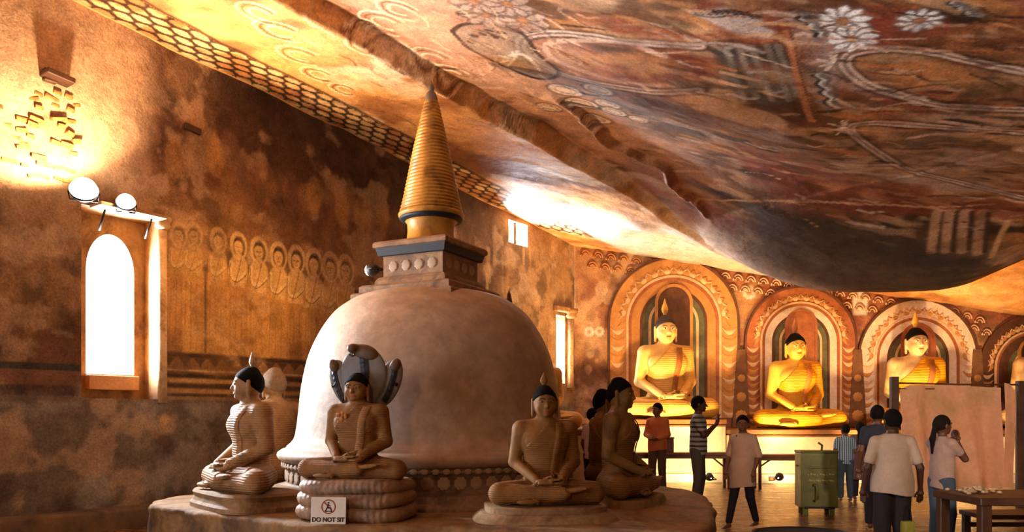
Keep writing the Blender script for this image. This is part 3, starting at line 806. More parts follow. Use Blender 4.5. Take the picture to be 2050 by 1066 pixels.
    lips = small('buddha_lips', (0, (B.front(0, .924) or -.13)+.010, .918), (.032, .012, .0125))
    fl = [(.001, .0), (.018, .004), (.022, .03), (.034, .05), (.040, .075), (.032, .11), (.018, .145), (.012, .17), (.001, .20)]
    flame = lathe_mesh('siraspata', [(r*1.0, z) for r, z in fl], 16)
    return dict(body=body, robe=robe, sash=sash, hair=hair, eyes=eyes, iris=iris, brow=brow, lips=lips, flame=flame)
BP = buddha_parts()
def twist(me, yaw, soft=True):
    o = me.copy(); n = len(o.vertices); c = np.empty(n*3, np.float32); o.vertices.foreach_get('co', c); c = c.reshape(-1, 3)
    a = yaw*(sstep(.80, .90, c[:, 2]) if soft else np.ones(n)); x, y = c[:, 0].copy(), c[:, 1]+.005
    c[:, 0] = x*np.cos(a)-y*np.sin(a); c[:, 1] = x*np.sin(a)+y*np.cos(a)-.005
    o.vertices.foreach_set('co', c.ravel()); o.update(); return o
def turned_head(yaw):
    d = dict(BP); d['body'] = twist(BP['body'], yaw); d['hair'] = twist(BP['hair'], yaw, False); d['lips'] = twist(BP['lips'], yaw, False)
    for k in ('eyes', 'iris', 'brow'):
        d[k] = [twist(m, yaw, False) for m in BP[k]]
    return d
M_IRIS = mat('painted_black', '#140d0a', rough=.5, grain=0)
M_EYE = mat('painted_white', '#d8cba8', rough=.5, grain=0)
M_LIP = mat('painted_red', '#a04a2c', rough=.5, grain=0)
M_HAIR = mat('black_painted_curls', '#0c0908', '#15100d', scale=40, rough=.8, bump=.8, bscale=70, grain=.2, spec=.06)
M_EYE2 = mat('faded_eye', '#84694a', rough=.6, grain=0)
def buddha(label, loc, rz, sc, skin, robe, hair, sash=None, flame=None, face=True, group=None, name='seated_buddha', flame_h=1.0, bp=None, eye=None):
    BP_ = bp or BP
    t = thing(name, label, 'statue', loc, rz, group, sc)
    link('body', BP_['body'], skin, t); link('robe', BP_['robe'], robe, t); link('hair', BP_['hair'], hair, t)
    if sash:
        link('sash', BP_['sash'], sash, t)
    if flame:
        o = link('flame_finial', BP_['flame'], flame, t); o.location = (0, .02, 1.165); o.scale = (1, .6, flame_h)
    if face:
        for i in (0, 1):
            e = link('eye', BP_['eyes'][i], eye or M_EYE, t); link('iris', BP_['iris'][i], M_IRIS, e); link('brow', BP_['brow'][i], M_IRIS, t)
        link('lips', BP_['lips'], M_LIP, t)
    return t

# ------------------------------------------------------------------ people
def person(label, loc, rz, H_=1.65, arms=None, legs=None, head_yaw=0.0, head_tilt=0.0, skin='#5d3723', hair=('short', '#120d0b'), top=None, bottom=None, group=None, wide=1.0, res=.0085, hands_closed=False):
    """canonical 1.70 m figure facing -y, one continuous body; hair and clothes are children.
    arms: {'l': (elbow, wrist, finger_dir), 'r': ...}; +x is the figure's left"""
    k_ = H_/1.70
    A = {'l': ((.218*wide, .03, 1.09), (.230*wide, -.07, .84), (.0, -.15, -1)), 'r': ((-.218*wide, .03, 1.09), (-.230*wide, -.07, .84), (.0, -.15, -1))}
    A.update(arms or {})
    L = {'l': ((.10, -.02, .48), (.105, .03, .085)), 'r': ((-.10, -.02, .48), (-.105, .03, .085))}
    L.update(legs or {})
    lo = np.array([-.42, -.42, -.01]); hi = np.array([.42, .34, 1.73])
    B = Field(lo, hi, res)
    for p, k in ((f_ell((0, .01, .93), (.155*wide, .105, .12)), .02), (f_ell((0, 0, 1.10), (.135*wide, .095, .16)), .05), (f_ell((0, 0, 1.29), (.165*wide, .105, .15)), .05),
                 (f_cone((0, .01, 1.42), (-.14*wide, .01, 1.362), .05, .050), .04), (f_cone((0, .01, 1.42), (.14*wide, .01, 1.362), .05, .050), .04), (f_cone((0, .012, 1.38), (0, .0, 1.50), .060, .052), .03)):
        B.add(p, k)
    Rz = Matrix.Rotation(head_yaw, 3, 'Z') @ Matrix.Rotation(head_tilt, 3, 'X'); hc = Vector((0, -.01, 1.49)); HS = 1.13
    def hd(x, y, z):
        v = Rz @ (Vector((x, y, z))*HS); return (v.x+hc.x, v.y+hc.y, v.z+hc.z)
    rot = ('Z', head_yaw)
    B.add(f_ell(hd(0, .005, .095), (0.0836, 0.1040, 0.1198), rot), .012); B.add(f_ell(hd(0, -.032, .035), (0.0588, 0.0621, 0.0508), rot), .03)
    B.add(f_cone(hd(0, -.088, .100), hd(0, -.106, .066), .008, .014), .010)
    B.add(f_ell(hd(0, -.086, .036), (0.0271, 0.0136, 0.0113), rot), .008); B.add(f_ell(hd(0, -.072, .005), (0.0203, 0.0169, 0.0158), rot), .014)
    for s in (-1, 1):
        B.add(f_ell(hd(s*.076, .012, .085), (0.0124, 0.0249, 0.0362), rot), .008); B.add(f_ell(hd(s*.030, -.080, .115), (0.0294, 0.0136, 0.0090), rot), .01)
    sh = {'l': (.160*wide, .01, 1.365), 'r': (-.160*wide, .01, 1.365)}
    for s in ('l', 'r'):
        e, w_, fd = [Vector(q) for q in A[s]]; fd.normalize()
        B.add(f_cone(sh[s], e, .052, .040), .03); B.add(f_cone(e, w_, .040, .026), .015)
        side = Vector((-1 if s == 'l' else 1, 0, 0)); side = (side-fd*side.dot(fd))
        side = side.normalized() if side.length > .2 else Vector((0, -1, 0))
        nrm = fd.cross(side)
        pc = w_+fd*.048
        B.add(f_cone(w_, pc, .026, .030), .012); B.add(f_cone(pc-side*.018, pc+side*.018, .024, .024), .012)
        for q in range(4):
            b0 = w_+fd*.085+side*(.026-.0175*q); ln = (.062, .072, .068, .052)[q]
            mid = b0+fd*ln*.55+nrm*.006; tip = b0+fd*ln+nrm*(.030 if hands_closed else .016)
            B.add(f_cone(b0, mid, .0098, .0092), .005); B.add(f_cone(mid, tip, .0092, .008), .004)
        tb = w_+fd*.03+side*.026; tm = tb+fd*.035+side*.022+nrm*.010
        B.add(f_cone(tb, tm, .0115, .0105), .008); B.add(f_cone(tm, tm+fd*.03+side*.004+nrm*.006, .0105, .009), .004)
        kn, an = [Vector(q) for q in L[s]]; x0 = .085*wide if s == 'l' else -.085*wide
        B.add(f_cone((x0, .01, .88), kn, .088, .056), .03); B.add(f_cone(kn, an, .056, .036), .02)
        B.add(f_ell((kn+(an-kn)*.32)+Vector((0, .018, 0)), (.045, .05, .11)), .03)
        B.add(f_cone(an+Vector((0, .02, -.045)), an+Vector((0, -.13, -.060)), .034, .022), .02)
        for q in range(5):
            B.add(f_cone(an+Vector(((q-2)*.013, -.13, -.066)), an+Vector(((q-2)*.014, -.165+.006*abs(q-1), -.068)), .010, .008), .004)
    B.cut(lambda x, y, z: -z+0*x+0*y)
    me = B.mesh('person_body')
    sk = mat('skin', skin, skin, scale=8, rough=.5, grain=.12)
    o = link('person', me, sk); o.location = loc; o.rotation_euler = (0, 0, rz); o.scale = (k_,)*3
    tag(o, label, 'person', group)
    # eyes
    for s in (-1, 1):
        bm = bmesh.new(); bmesh.ops.create_uvsphere(bm, u_segments=8, v_segments=6, radius=.010); em = bm_mesh('eye', bm, True)
        eo = link('eye', em, M_IRIS, o); eo.location = hd(s*.030, -.082, .098); eo.scale = (1.2, .7, .6)
    # hair
    hm = mat('hair', hair[1], hair[1], scale=30, rough=.8, bump=.5, bscale=60, grain=.2, spec=.06)
    Hf = Field((-.2, -.25, 1.05), (.2, .28, 1.76), .009)
    Hf.add(f_ell(hd(0, .012, .108), (.094, .111, .117), rot), .01)
    Ri = Rz.transposed()
    def face(x, y, z):
        X = x-hc.x; Y = y-hc.y; Z = z-hc.z
        ly = Ri[1][0]*X+Ri[1][1]*Y+Ri[1][2]*Z; lz = Ri[2][0]*X+Ri[2][1]*Y+Ri[2][2]*Z
        return ly, lz
    def fc(x, y, z):
        ly, lz = face(x, y, z); ly = ly/HS; lz = lz/HS; return -((ly+.085)*.9+(lz-.150))/1.35
    Hf.cut(fc)
    if hair[0] != 'short':
        Hf.add(f_ell(hd(0, .085, .10), (.05, .04, .05), rot), .02)
        Hf.add(f_cone(hd(0, .095, .09), hd(0, .135, -.06), .030, .034), .02); Hf.add(f_cone(hd(0, .135, -.06), hd(.02, .12, -.22), .034, .016), .02)
    link('hair', Hf.mesh('hair'), hm, o)
    # top
    if top:
        kind, mtop = top['kind'], top['mat']; hem = top.get('hem', .82); fl_ = top.get('flare', .0)
        S = Field((-.44, -.42, .45), (.44, .34, 1.52), .010)
        for p, k in ((f_ell((0, .0, 1.29), (.182*wide, .125, .155)), .02), (f_ell((0, -.005, 1.12), (.165*wide, .122, .2)), .05), (f_ell((0, .0, .90), ((.176+fl_)*wide, .134+fl_*.6, .38)), .05),
                     (f_cone((0, .01, 1.42), (-.145*wide, .01, 1.358), .062, .062), .03), (f_cone((0, .01, 1.42), (.145*wide, .01, 1.358), .062, .062), .03), (f_cone((0, .012, 1.38), (0, .006, 1.455), .078, .064), .02)):
            S.add(p, k)
        if hem < .8:
            S.add(f_cone((0, 0, .92), (0, 0, hem-.05), .165*wide+fl_, .17*wide+fl_*1.3), .05)
        slv = top.get('sleeve', .55)
        for s in ('l', 'r'):
            e = Vector(A[s][0]); w_ = Vector(A[s][1]); s0 = Vector(sh[s])
            if slv <= 1:
                S.add(f_cone(s0, s0+(e-s0)*slv, .064, .058), .03)
            else:
                S.add(f_cone(s0, e, .066, .054), .03); S.add(f_cone(e, e+(w_-e)*(slv-1), .054, .044), .015)
        S.cut(lambda x, y, z: -(z-hem-.02*np.sin(x*9))+0*y); S.cut(lambda x, y, z: (z-1.455+.25*np.minimum(y, 0)*-1)+0*x)
        so = link(kind, S.mesh(kind), mtop, o)
    if bottom:
        kind, mb = bottom['kind'], bottom['mat']; ln = bottom.get('len', .08); fit = bottom.get('fit', .016)
        S = Field((-.40, -.40, 0.0), (.40, .34, 1.02), .010)
        S.add(f_ell((0, .012, .90), (.166*wide+fit*.3, .122, .12)), .02)
        for s in ('l', 'r'):
            kn, an = [Vector(q) for q in L[s]]; x0 = .085*wide if s == 'l' else -.085*wide
            S.add(f_cone((x0, .012, .88), kn, .096+fit*.3, .062+fit), .02); S.add(f_cone(kn, an+(kn-an)*(ln*.6), .062+fit, .044+fit*1.3), .02)
        S.cut(lambda x, y, z: (z-.99)+0*x+0*y); S.cut(lambda x, y, z: -(z-max(ln, .03))+0*x+0*y)
        link(kind, S.mesh(kind), mb, o)
    return o

# ------------------------------------------------------------------ arched window in its recess, upper window, slit, doorway
def wall_hit_off(px, py, off):
    u = (px-CX)/F; A0 = WA+WN*off
    s = (u*A0[1]-A0[0])/(WD[0]-u*WD[1]); Y = A0[1]+WD[1]*s
    return s, HC+(HOR-py)/F*Y
M_PLAST = mat('warm_plaster', '#8d6238', '#a97a48', scale=3, rough=.8, bump=.3, bscale=14, grain=.3, stain='#5d3d22', stain_scale=1.6)
def wall_mesh(name, quads):
    v, f = [], []
    for q in quads:
        b = len(v); v += [wall_pt(*p) for p in q]; f.append((b, b+1, b+2, b+3))
    return np_mesh(name, v, f, False)
def reveal(name, R, d, m):
    a, b, c, e = R
    return link(name, wall_mesh(name, [[(a, c, 0), (a, e, 0), (a, e, -d), (a, c, -d)], [(b, c, 0), (b, c, -d), (b, e, -d), (b, e, 0)],
                                       [(a, c, 0), (a, c, -d), (b, c, -d), (b, c, 0)], [(a, e, 0), (b, e, 0), (b, e, -d), (a, e, -d)]]), m, kind='structure')
win = reveal('window_1', R1, .4, M_PLAST)
oa, ob = wall_hit_off(172, 640, -.4)[0], wall_hit_off(268, 640, -.4)[0]
oz0, ozs, ozt = wall_hit_off(220, 750, -.4)[1], wall_hit_off(220, 545, -.4)[1], wall_hit_off(220, 470, -.4)[1]
na = 20; arch = [((oa+ob)/2-(ob-oa)/2*math.cos(math.pi*k/na), ozs+(ozt-ozs)*math.sin(math.pi*k/na)) for k in range(na+1)]
qs = [[(R1[0], R1[2], -.4), (R1[1], R1[2], -.4), (R1[1], oz0, -.4), (R1[0], oz0, -.4)], [(R1[0], oz0, -.4), (oa, oz0, -.4), (oa, R1[3], -.4), (R1[0], R1[3], -.4)], [(ob, oz0, -.4), (R1[1], oz0, -.4), (R1[1], R1[3], -.4), (ob, R1[3], -.4)],
      [(oa, oz0, -.4), (oa, oz0, -.7), (oa, ozs, -.7), (oa, ozs, -.4)], [(ob, oz0, -.4), (ob, ozs, -.4), (ob, ozs, -.7), (ob, oz0, -.7)], [(oa, oz0, -.4), (ob, oz0, -.4), (ob, oz0, -.7), (oa, oz0, -.7)]]
for p, q in zip(arch, arch[1:]):
    qs.append([(p[0], p[1], -.4), (q[0], q[1], -.4), (q[0], R1[3], -.4), (p[0], R1[3], -.4)])
    qs.append([(p[0], p[1], -.4), (p[0], p[1], -.7), (q[0], q[1], -.7), (q[0], q[1], -.4)])
link('window_frame', wall_mesh('window_frame', qs), M_PLAST, win)
M_SILL = mat('pale_sill', '#b07a4c', '#bd8a5c', scale=5, rough=.7, bump=.2)
sl = box('window_sill', wall_pt((oa+ob)/2, oz0-.12, -.34), (ob-oa+.03, .14, .20), M_SILL, win, .008, rz=WROT)
# rounded jamb and its little capital beside the recess
M_JAMB = mat('limewashed_jamb', '#c39a6c', '#d6b488', scale=6, rough=.7, bump=.3, stain='#8a5c33', stain_scale=2.5)
jb = link('trim_1', tube_mesh('trim_1', [wall_pt(R1[1]+.045, R1[2]-.05, .01), wall_pt(R1[1]+.045, R1[3]-.1, .01)], .065, 14), M_JAMB, kind='structure')
link('capital', lathe_mesh('capital', [(.0, 0), (.07, 0), (.11, .05), (.09, .09), (.12, .13), (.12, .17), (0, .17)], 16), M_JAMB, jb).location = wall_pt(R1[1]+.045, R1[3]-.14, .02)
w2 = reveal('window_2', R2, .35, M_PLAST); M_WOOD = mat('dark_wood', '#2e1b10', '#4a2d19', scale=3, rough=.6, bump=.2, bscale=20)
box('mullion', wall_pt((R2[0]+R2[1])/2, (R2[2]+R2[3])/2, -.12), (.09, .07, R2[3]-R2[2]), M_WOOD, w2, .004, rz=WROT)
w3 = reveal('window_3', R3, .35, M_PLAST)
d1 = reveal('door_1', R4, .3, M_WOOD)
# engaged half column and its capital beside the slit
hc = link('trim_2', tube_mesh('trim_2', [wall_pt(R3[1]+.14, R3[2]-.1, .06), wall_pt(R3[1]+.14, R3[3]-.02, .06)], .085, 14), M_JAMB, kind='structure')
link('capital', lathe_mesh('capital', [(0, 0), (.10, 0), (.15, .06), (.12, .10), (.17, .15), (.17, .24), (0, .24)], 16), M_PLAST, hc).location = wall_pt(R3[1]+.14, R3[3]-.06, .08)
box('lintel', wall_pt((R3[0]+R3[1])/2+.05, R3[3]+.14, .06), (.75, .2, .12), M_PLAST, hc, .02, rz=WROT)
# low masonry bench along the outer wall
M_DARK = mat('sooty_masonry', '#4c3a2e', '#64503c', scale=2, rough=.85, bump=.5, bscale=8, stain='#7b5a38', stain_scale=1.0)
qs = []; st = np.arange(-6, 8.2, .35)
ofs = .30+.05*(fbm(st*1.1, st*0, 601, 3)-.5)
v, f = [], []
for a, o_ in zip(st, ofs):
    for off, z in ((0, .27), (o_-.03, .25), (o_, .22), (o_+.01, -.02)):
        v.append(wall_pt(a, z, off))
for i in range(len(st)-1):
    for j in range(3):
        b = i*4+j; f.append((b, b+1, b+5, b+4))
link('trim_3', np_mesh('trim_3', v, f), M_DARK, kind='structure')
# bricks laid bare at the upper left of the wall
M_BRICK = mat('pale_brick', '#c08a4c', '#a06a34', scale=9, rough=.85, bump=.6, bscale=25, stain='#6d4522', stain_scale=5)
bricks = [box_mesh('brick', (.15, .12, .055), .02, segs=2), box_mesh('brick', (.10, .12, .045), .018, segs=2), box_mesh('brick', (.19, .12, .05), .02, segs=2)]
for r_ in range(15):
    z = bz0-.02+(bz1-bz0+.05)*r_/14; cnt = 4
    for k in range(cnt):
        if rs.rand() < .45:
            continue
        s = bs0+.02+(bs1-bs0)*(k+.5*(r_ % 2)+rs.uniform(-.12, .12))/cnt
        b = link('brick', bricks[rs.randint(3)], M_BRICK, WALL_L); b.location = wall_pt(s, z, -.055+rs.uniform(-.025, .035)); b.rotation_euler = (rs.normal(0, .12), rs.normal(0, .18), WROT+rs.normal(0, .15))
for k in range(16):
    s, z = T(rs.uniform(0, 55), rs.uniform(210, 345))
    b = link('brick', bricks[rs.randint(3)], M_BRICK, WALL_L); b.location = wall_pt(s, z, -.07+rs.uniform(-.02, .03)); b.rotation_euler = (rs.normal(0, .15), rs.normal(0, .1), WROT+rs.normal(0, .15))

# ------------------------------------------------------------------ scalloped frieze under the rock at the top of the back wall
M_SC1 = mat('frieze_relief', '#c08050', '#a8683c', scale=6, rough=.75, bump=.2); M_SC2 = mat('frieze_relief_pale', '#d0a484', '#b98a68', scale=6, rough=.75, bump=.2)
def arc_tube(name, r, w_, n=9):
    return tube_mesh(name, [(r*math.cos(math.pi*k/n), 0, r*1.25*math.sin(math.pi*k/n)) for k in range(n+1)], w_, 6)
SCM = [arc_tube('scallop', .115, .020), arc_tube('scallop', .065, .018)]
topline = [(1165, 492), (1230, 497), (1300, 505), (1380, 510), (1450, 520), (1520, 541), (1590, 562), (1660, 575), (1760, 592), (1900, 612), (1990, 642)]
for row in (0, 1):
    for px in np.arange(1172+14*row, 1985, 25.5):
        py = np.interp(px, [p[0] for p in topline], [p[1] for p in topline])+14+20*row
        x, z = bw(px, py, BACK_Y-.05)
        zc = float(ceil_z(x, BACK_Y))-.22-.26*row
        z = min(z, zc)
        m_ = M_SC1 if px < 1450 else M_SC2
        for q in (0, 1):
            o = link('scallop', SCM[q], m_, WALL_B); o.location = (x, BACK_Y-.03, z)

# ------------------------------------------------------------------ the dragon arches behind each Buddha
M_AR = [mat('arch_band_%s' % n, a, b, scale=5, rough=.75, bump=.25, bscale=18, grain=.3) for n, a, b in
        (('red', '#a4633a', '#8a4a2a'), ('cream', '#d8b58c', '#c39a70'), ('ochre', '#bf8648', '#a8703a'), ('green', '#4d4a34', '#6a6444'), ('dark', '#4a2c1c', '#603a24'), ('pale', '#e0cdb8', '#cbb094'))]
def arch_poly(r0, r1, zs, z0, n=28, ez=1.0):
    o = [(r1, z0)]+[(r1*math.cos(math.pi*k/n), zs+r1*ez*math.sin(math.pi*k/n)) for k in range(n+1)]+[(-r1, z0)]
    i = [(-r0, z0)]+[(-r0*math.cos(math.pi*k/n), zs+r0*ez*math.sin(math.pi*k/n)) for k in range(n+1)]+[(r0, z0)]
    return o, i
def arch_mesh(name, r0, r1, zs, z0, d):
    o, i = arch_poly(r0, r1, zs, z0); i = i[::-1]; v, f = [], []
    n = len(o)
    for (x, z), (x2, z2) in zip(o, i):
        v += [(x, 0, z), (x, -d, z), (x2, -d, z2), (x2, 0, z2)]
    for k in range(n-1):
        a = 4*k
        for q in range(3):
            f.append((a+q, a+q+1, a+q+5, a+q+4))
    return np_mesh(name, v, f, False)
def leaf_mesh(L, W):
    bm = bmesh.new(); n = 8; rows = []
    for k in range(n+1):
        t = k/n; x = L*(t-.5); wv = W*math.sin(math.pi*t)**.8; zc = -.35*L*(4*t*(1-t))
        rows.append([bm.verts.new((x, 0, zc+wv*.5)), bm.verts.new((x, -.028, zc)), bm.verts.new((x, 0, zc-wv*.5))])
    for a, b in zip(rows, rows[1:]):
        bm.faces.new((a[0], b[0], b[1], a[1])); bm.faces.new((a[1], b[1], b[2], a[2]))
    return bm_mesh('leaf', bm, True)
def dragon_arch(label, px, r, ytop, zb, cols, Y=BACK_Y-.03):
    x = (px-CX)/F*Y; R_ = r*Y/F; zt = HC+(HOR-ytop)/F*Y; zs = zt-R_-zb
    t = thing('dragon_arch', label, 'arch', (x, Y, zb), 0, 'painted arches on the back wall')
    seq = [(.965, 1.0, .07, 4), (.72, .965, .045, cols[0]), (.685, .72, .065, 1), (.64, .685, .05, 0), (.51, .64, .035, cols[1]), (.47, .51, .05, 4), (.38, .47, .03, 3), (.34, .38, .04, 1), (.25, .34, .025, 3), (.21, .25, .035, 5), (.001, .21, .015, 4)]
    for a, b, d, c in seq:
        link('arch_band', arch_mesh('arch_band', R_*a, R_*b, zs, 0, d), M_AR[c], t)
    lm = leaf_mesh(R_*.22, R_*.07)
    for k in range(25):
        an = math.pi*(k+.5)/25
        o = link('leaf', lm, M_AR[1 if k % 2 else 2], t); rm = R_*.845
        o.location = (rm*math.cos(an), -.045, zs+rm*math.sin(an)); o.rotation_euler = (0, math.pi/2-an+ (0.0), 0)
        o.rotation_euler = (0, -(an-math.pi/2)+ (math.pi/2 if False else 0), 0)
    for s_ in (-1, 1):
        for k in range(int(zs/(R_*.125))):
            o = link('leaf', lm, M_AR[2 if k % 2 else 1], t); o.location = (s_*R_*.845, -.045, zs-R_*.125*(k+.6)); o.rotation_euler = (0, 0, 0)
    # halo slab behind the head
    link('halo_slab', prism_mesh('halo_slab', [(-R_*.24, 0), (R_*.24, 0)]+[(R_*.24*math.cos(q), zs+R_*.30+R_*.30*math.sin(q)) for q in np.linspace(0, math.pi, 15)], .07), M_AR[0] if cols[2] else M_AR[4], t)
    link('halo_rim', arch_mesh('halo_rim', R_*.24, R_*.285, zs+R_*.30, .2, .085), M_AR[0] if cols[2] else M_AR[2], t)
    return t
PZ1, PZ2 = 1.43, 1.20
dragon_arch('tallest painted arch with leafy band, behind the pale-chested Buddha nearest the corner', 1348, 132, 515, PZ1, (2, 2, 0))
dragon_arch('painted arch with red halo slab behind the bright yellow Buddha', 1602, 113, 573, PZ2, (0, 5, 1))
dragon_arch('painted arch with cream bands behind the Buddha above the cloth screen', 1836, 121, 598, PZ2, (5, 5, 1))
dragon_arch('painted arch cut off by the right edge of the picture', 2066, 108, 632, PZ2, (4, 4, 0))
# carved posts with rosettes between the arches
M_POST = mat('carved_post', '#5d3d26', '#7a5232', scale=6, rough=.8, bump=.4)
def rosette_mesh(r, n=10):
    bm = bmesh.new(); c = bm.verts.new((0, -.03, 0)); ring = []
    for k in range(n*4):
        a = 2*math.pi*k/(n*4); rr = r*(.86+.14*abs(math.sin(n*a/2))); ring.append((bm.verts.new((rr*math.cos(a), 0, rr*math.sin(a))), bm.verts.new((rr*.8*math.cos(a), -.025, rr*.8*math.sin(a))), bm.verts.new((rr*.35*math.cos(a), -.012, rr*.35*math.sin(a)))))
    for k in range(n*4):
        a, b = ring[k], ring[(k+1) % (n*4)]
        bm.faces.new((a[0], b[0], b[1], a[1])); bm.faces.new((a[1], b[1], b[2], a[2])); bm.faces.new((a[2], b[2], c))
    bmesh.ops.recalc_face_normals(bm, faces=bm.faces)
    return bm_mesh('rosette', bm, True)
ROS = rosette_mesh(.15)
for px, nm in ((1484, 'carved wall post with rosettes between the tallest arch and the red one'), (1717, 'carved wall post with rosettes left of the cloth screen'), (1957, 'carved wall post with rosettes behind the cloth screen')):
    x = (px-CX)/F*(BACK_Y-.1); t = thing('carved_post', nm, 'post', (x, BACK_Y-.06, PZ2), 0, 'carved posts between the arches')
    link('post', prism_mesh('post', [(-.22, 0), (.22, 0), (.10, 1.9), (-.10, 1.9)], .05), M_POST, t)
    for k in range(3):
        o = link('rosette', ROS, M_AR[2], t); o.location = (0, -.05, .28+.46*k); o.scale = (1-.18*k,)*3

# ------------------------------------------------------------------ plinth under the row of Buddhas
M_WHITE = mat('limewashed_plinth', '#c9b48e', '#d8c6a4', scale=2, rough=.7, bump=.15, grain=.15)
M_SLAB = mat('brown_slab', '#6d4424', '#84562e', scale=3, rough=.6, bump=.2)
def plinth(label, x0, x1, yf, h):
    t = thing('altar_plinth', label, 'plinth', ((x0+x1)/2, yf, 0))
    d = BACK_Y-yf
    box('plinth_body', (0, d/2, h/2-.08), (x1-x0, d, h-.14), M_WHITE, t, .01)
    box('plinth_slab', (0, d/2-.04, h-.075), (x1-x0+.02, d+.10, .11), M_SLAB, t, .02)
    box('plinth_moulding', (0, .0, h-.17), (x1-x0, .10, .05), M_SLAB, t, .015)
    box('plinth_step', (0, -.16, .09), (x1-x0, .36, .20), M_WHITE, t, .01)
    return t
xa = 1.56; xm = (1452-CX)/F*18.2
plinth('taller white plinth with brown slab under the pale-chested Buddha', xa, xm, 18.15, PZ1)
plinth('long lower white plinth with brown slab under the bright yellow Buddha', xm+.02, 13.2, 17.95, PZ2)
M_BK = mat('bakelite', '#6d4526', '#5a3820', scale=4, rough=.4)
t = thing('socket_box', 'small brown socket box on the white plinth left of the green box', 'socket', P(1547, 955, 17.55), 0)
t.location.y = 17.60-.0; t.location.z = .10
box('socket_body', (0, 0, 0), (.15, .05, .10), M_BK, t, .01); box('socket_plate', (0, -.03, 0), (.11, .02, .07), M_SLAB, t, .005)

# ------------------------------------------------------------------ the Buddhas along the back wall
G_SK = mat('gilded_pale', '#cf9c40', '#c48c2c', scale=4, rough=.45, bump=.1, grain=.12)
G_RB = mat('saffron_ribbed', '#c4820e', '#b87408', scale=4, rough=.5, bump=.25, bscale=30, ribs=(17, 1.8, 'Z'), grain=.12)
G_SK1 = mat('old_gilt', '#d8ae6c', '#c7964a', scale=3, rough=.45, bump=.12, grain=.15)
G_RB1 = mat('old_gilt_robe', '#cf9c4e', '#c08634', scale=3, rough=.5, bump=.2, bscale=20, ribs=(14, .7, 'Z'), grain=.15)
G_SASH = mat('brown_sash', '#9a5a22', '#84481a', scale=4, rough=.6); G_SASH2 = mat('orange_sash', '#b5651c', '#a0561a', scale=4, rough=.6)
G_CR = mat('worn_cream', '#c8a878', '#b8935c', scale=3, rough=.5, bump=.15, stain='#8d6238', stain_scale=2)
G_CRR = mat('worn_cream_robe', '#bf9a62', '#ad8446', scale=3, rough=.55, bump=.25, bscale=20, ribs=(10, 1.4, 'Z'))
def at(px, Y, z):
    return ((px-CX)/F*Y, Y, z)
M_HAIRB = mat('brown_black_curls', '#2a1c14', '#3b281c', scale=30, rough=.6, bump=.8, bscale=60)
buddha('pale gold Buddha with brown sash, seated on the taller plinth nearest the corner', at(1332, 18.75, PZ1), .12, 2.06, G_SK1, G_RB1, M_HAIRB, G_SASH, G_SK)
buddha('bright yellow Buddha with ribbed robe seated right of the wall corner one', at(1592, 18.5, PZ2), .05, 1.87, G_SK, G_RB, M_HAIR, G_SASH2, M_AR[0])
buddha('Buddha with cream face seated behind the hanging cloth screen', at(1834, 18.5, PZ2), -.03, 1.98, G_CR, G_RB, M_HAIR, G_SASH, G_SK)
buddha('cream Buddha cut off at the right edge of the picture', at(2086, 18.5, PZ2), 0, 1.98, G_CR, G_CRR, M_HAIR, G_SASH, G_SK)
buddha('gilt Buddha whose knee shows between the dome and the dark statues', at(1078, 15.8, 1.23), .30, 1.48, G_SK, G_RB1, M_HAIRB, G_SASH)
t = thing('low_altar', 'white altar under the mostly hidden gilt Buddha by the dome', 'altar', (at(1078, 15.8, 0)[0], 15.8, 0), .30)
box('altar_body', (0, 0, .56), (1.8, 1.2, 1.12), M_WHITE, t, .02); box('altar_slab', (0, 0, 1.175), (1.9, 1.3, .11), M_SLAB, t, .02)

# ------------------------------------------------------------------ rock platform round the stupa
ZP = .45; SC = Vector((-1.09, 10.8, 0)); SK = 1.08
outline = [(-4.46, 10.35), (-4.42, 9.75), (-4.08, 9.25), (-3.6, 8.86), (-3.02, 8.42), (-2.48, 8.10), (-1.89, 7.72), (-1.3, 7.62), (-.82, 7.62), (-.38, 7.52), (.11, 7.25), (.76, 6.95), (1.32, 6.95), (1.76, 7.32), (2.06, 8.2), (2.42, 9.6), (2.5, 11.3), (1.6, 12.9), (-.5, 13.4), (-2.5, 13.0), (-3.75, 11.8)]
ol = smooth_line(outline+[outline[0]], 10)[:-1]
M_ROCK = mat('platform_rock', '#7a5836', '#96703f', scale=1.8, rough=.8, bump=.6, bscale=9, grain=.35, stain='#543a24', stain_scale=1.5, bdist=.03)
v, f = [], []; n = len(ol)
rings = [(1.00, 0.0), (1.0, .18), (.995, .33), (1.0, .40), (.995, ZP-.012), (.975, ZP), (.9, ZP), (.7, ZP), (.4, ZP), (.1, ZP)]
for q, (k, z) in enumerate(rings):
    for i, (x, y) in enumerate(ol):
        jit = .03*(float(vnoise(np.array(x*2.1), np.array(y*2.1+z*3), 701))-.5)+(.03*(float(vnoise(np.array(x*6.1), np.array(y*6.1+z*9), 703))-.5))
        kk = k+jit*(1 if q < 6 else 0)*.6
        v.append((SC.x+(x-SC.x)*kk, SC.y+(y-SC.y)*kk, z+(jit*.15 if 4 <= q < 8 else 0)))
for q in range(len(rings)-1):
    for i in range(n):
        f.append((q*n+i, q*n+(i+1) % n, (q+1)*n+(i+1) % n, (q+1)*n+i))
pm = np_mesh('stone_platform', v, f)
pl = thing('stone_platform', 'low rounded rock platform under the white stupa and its statues', 'platform')
link('platform_rock', pm, M_ROCK, pl)

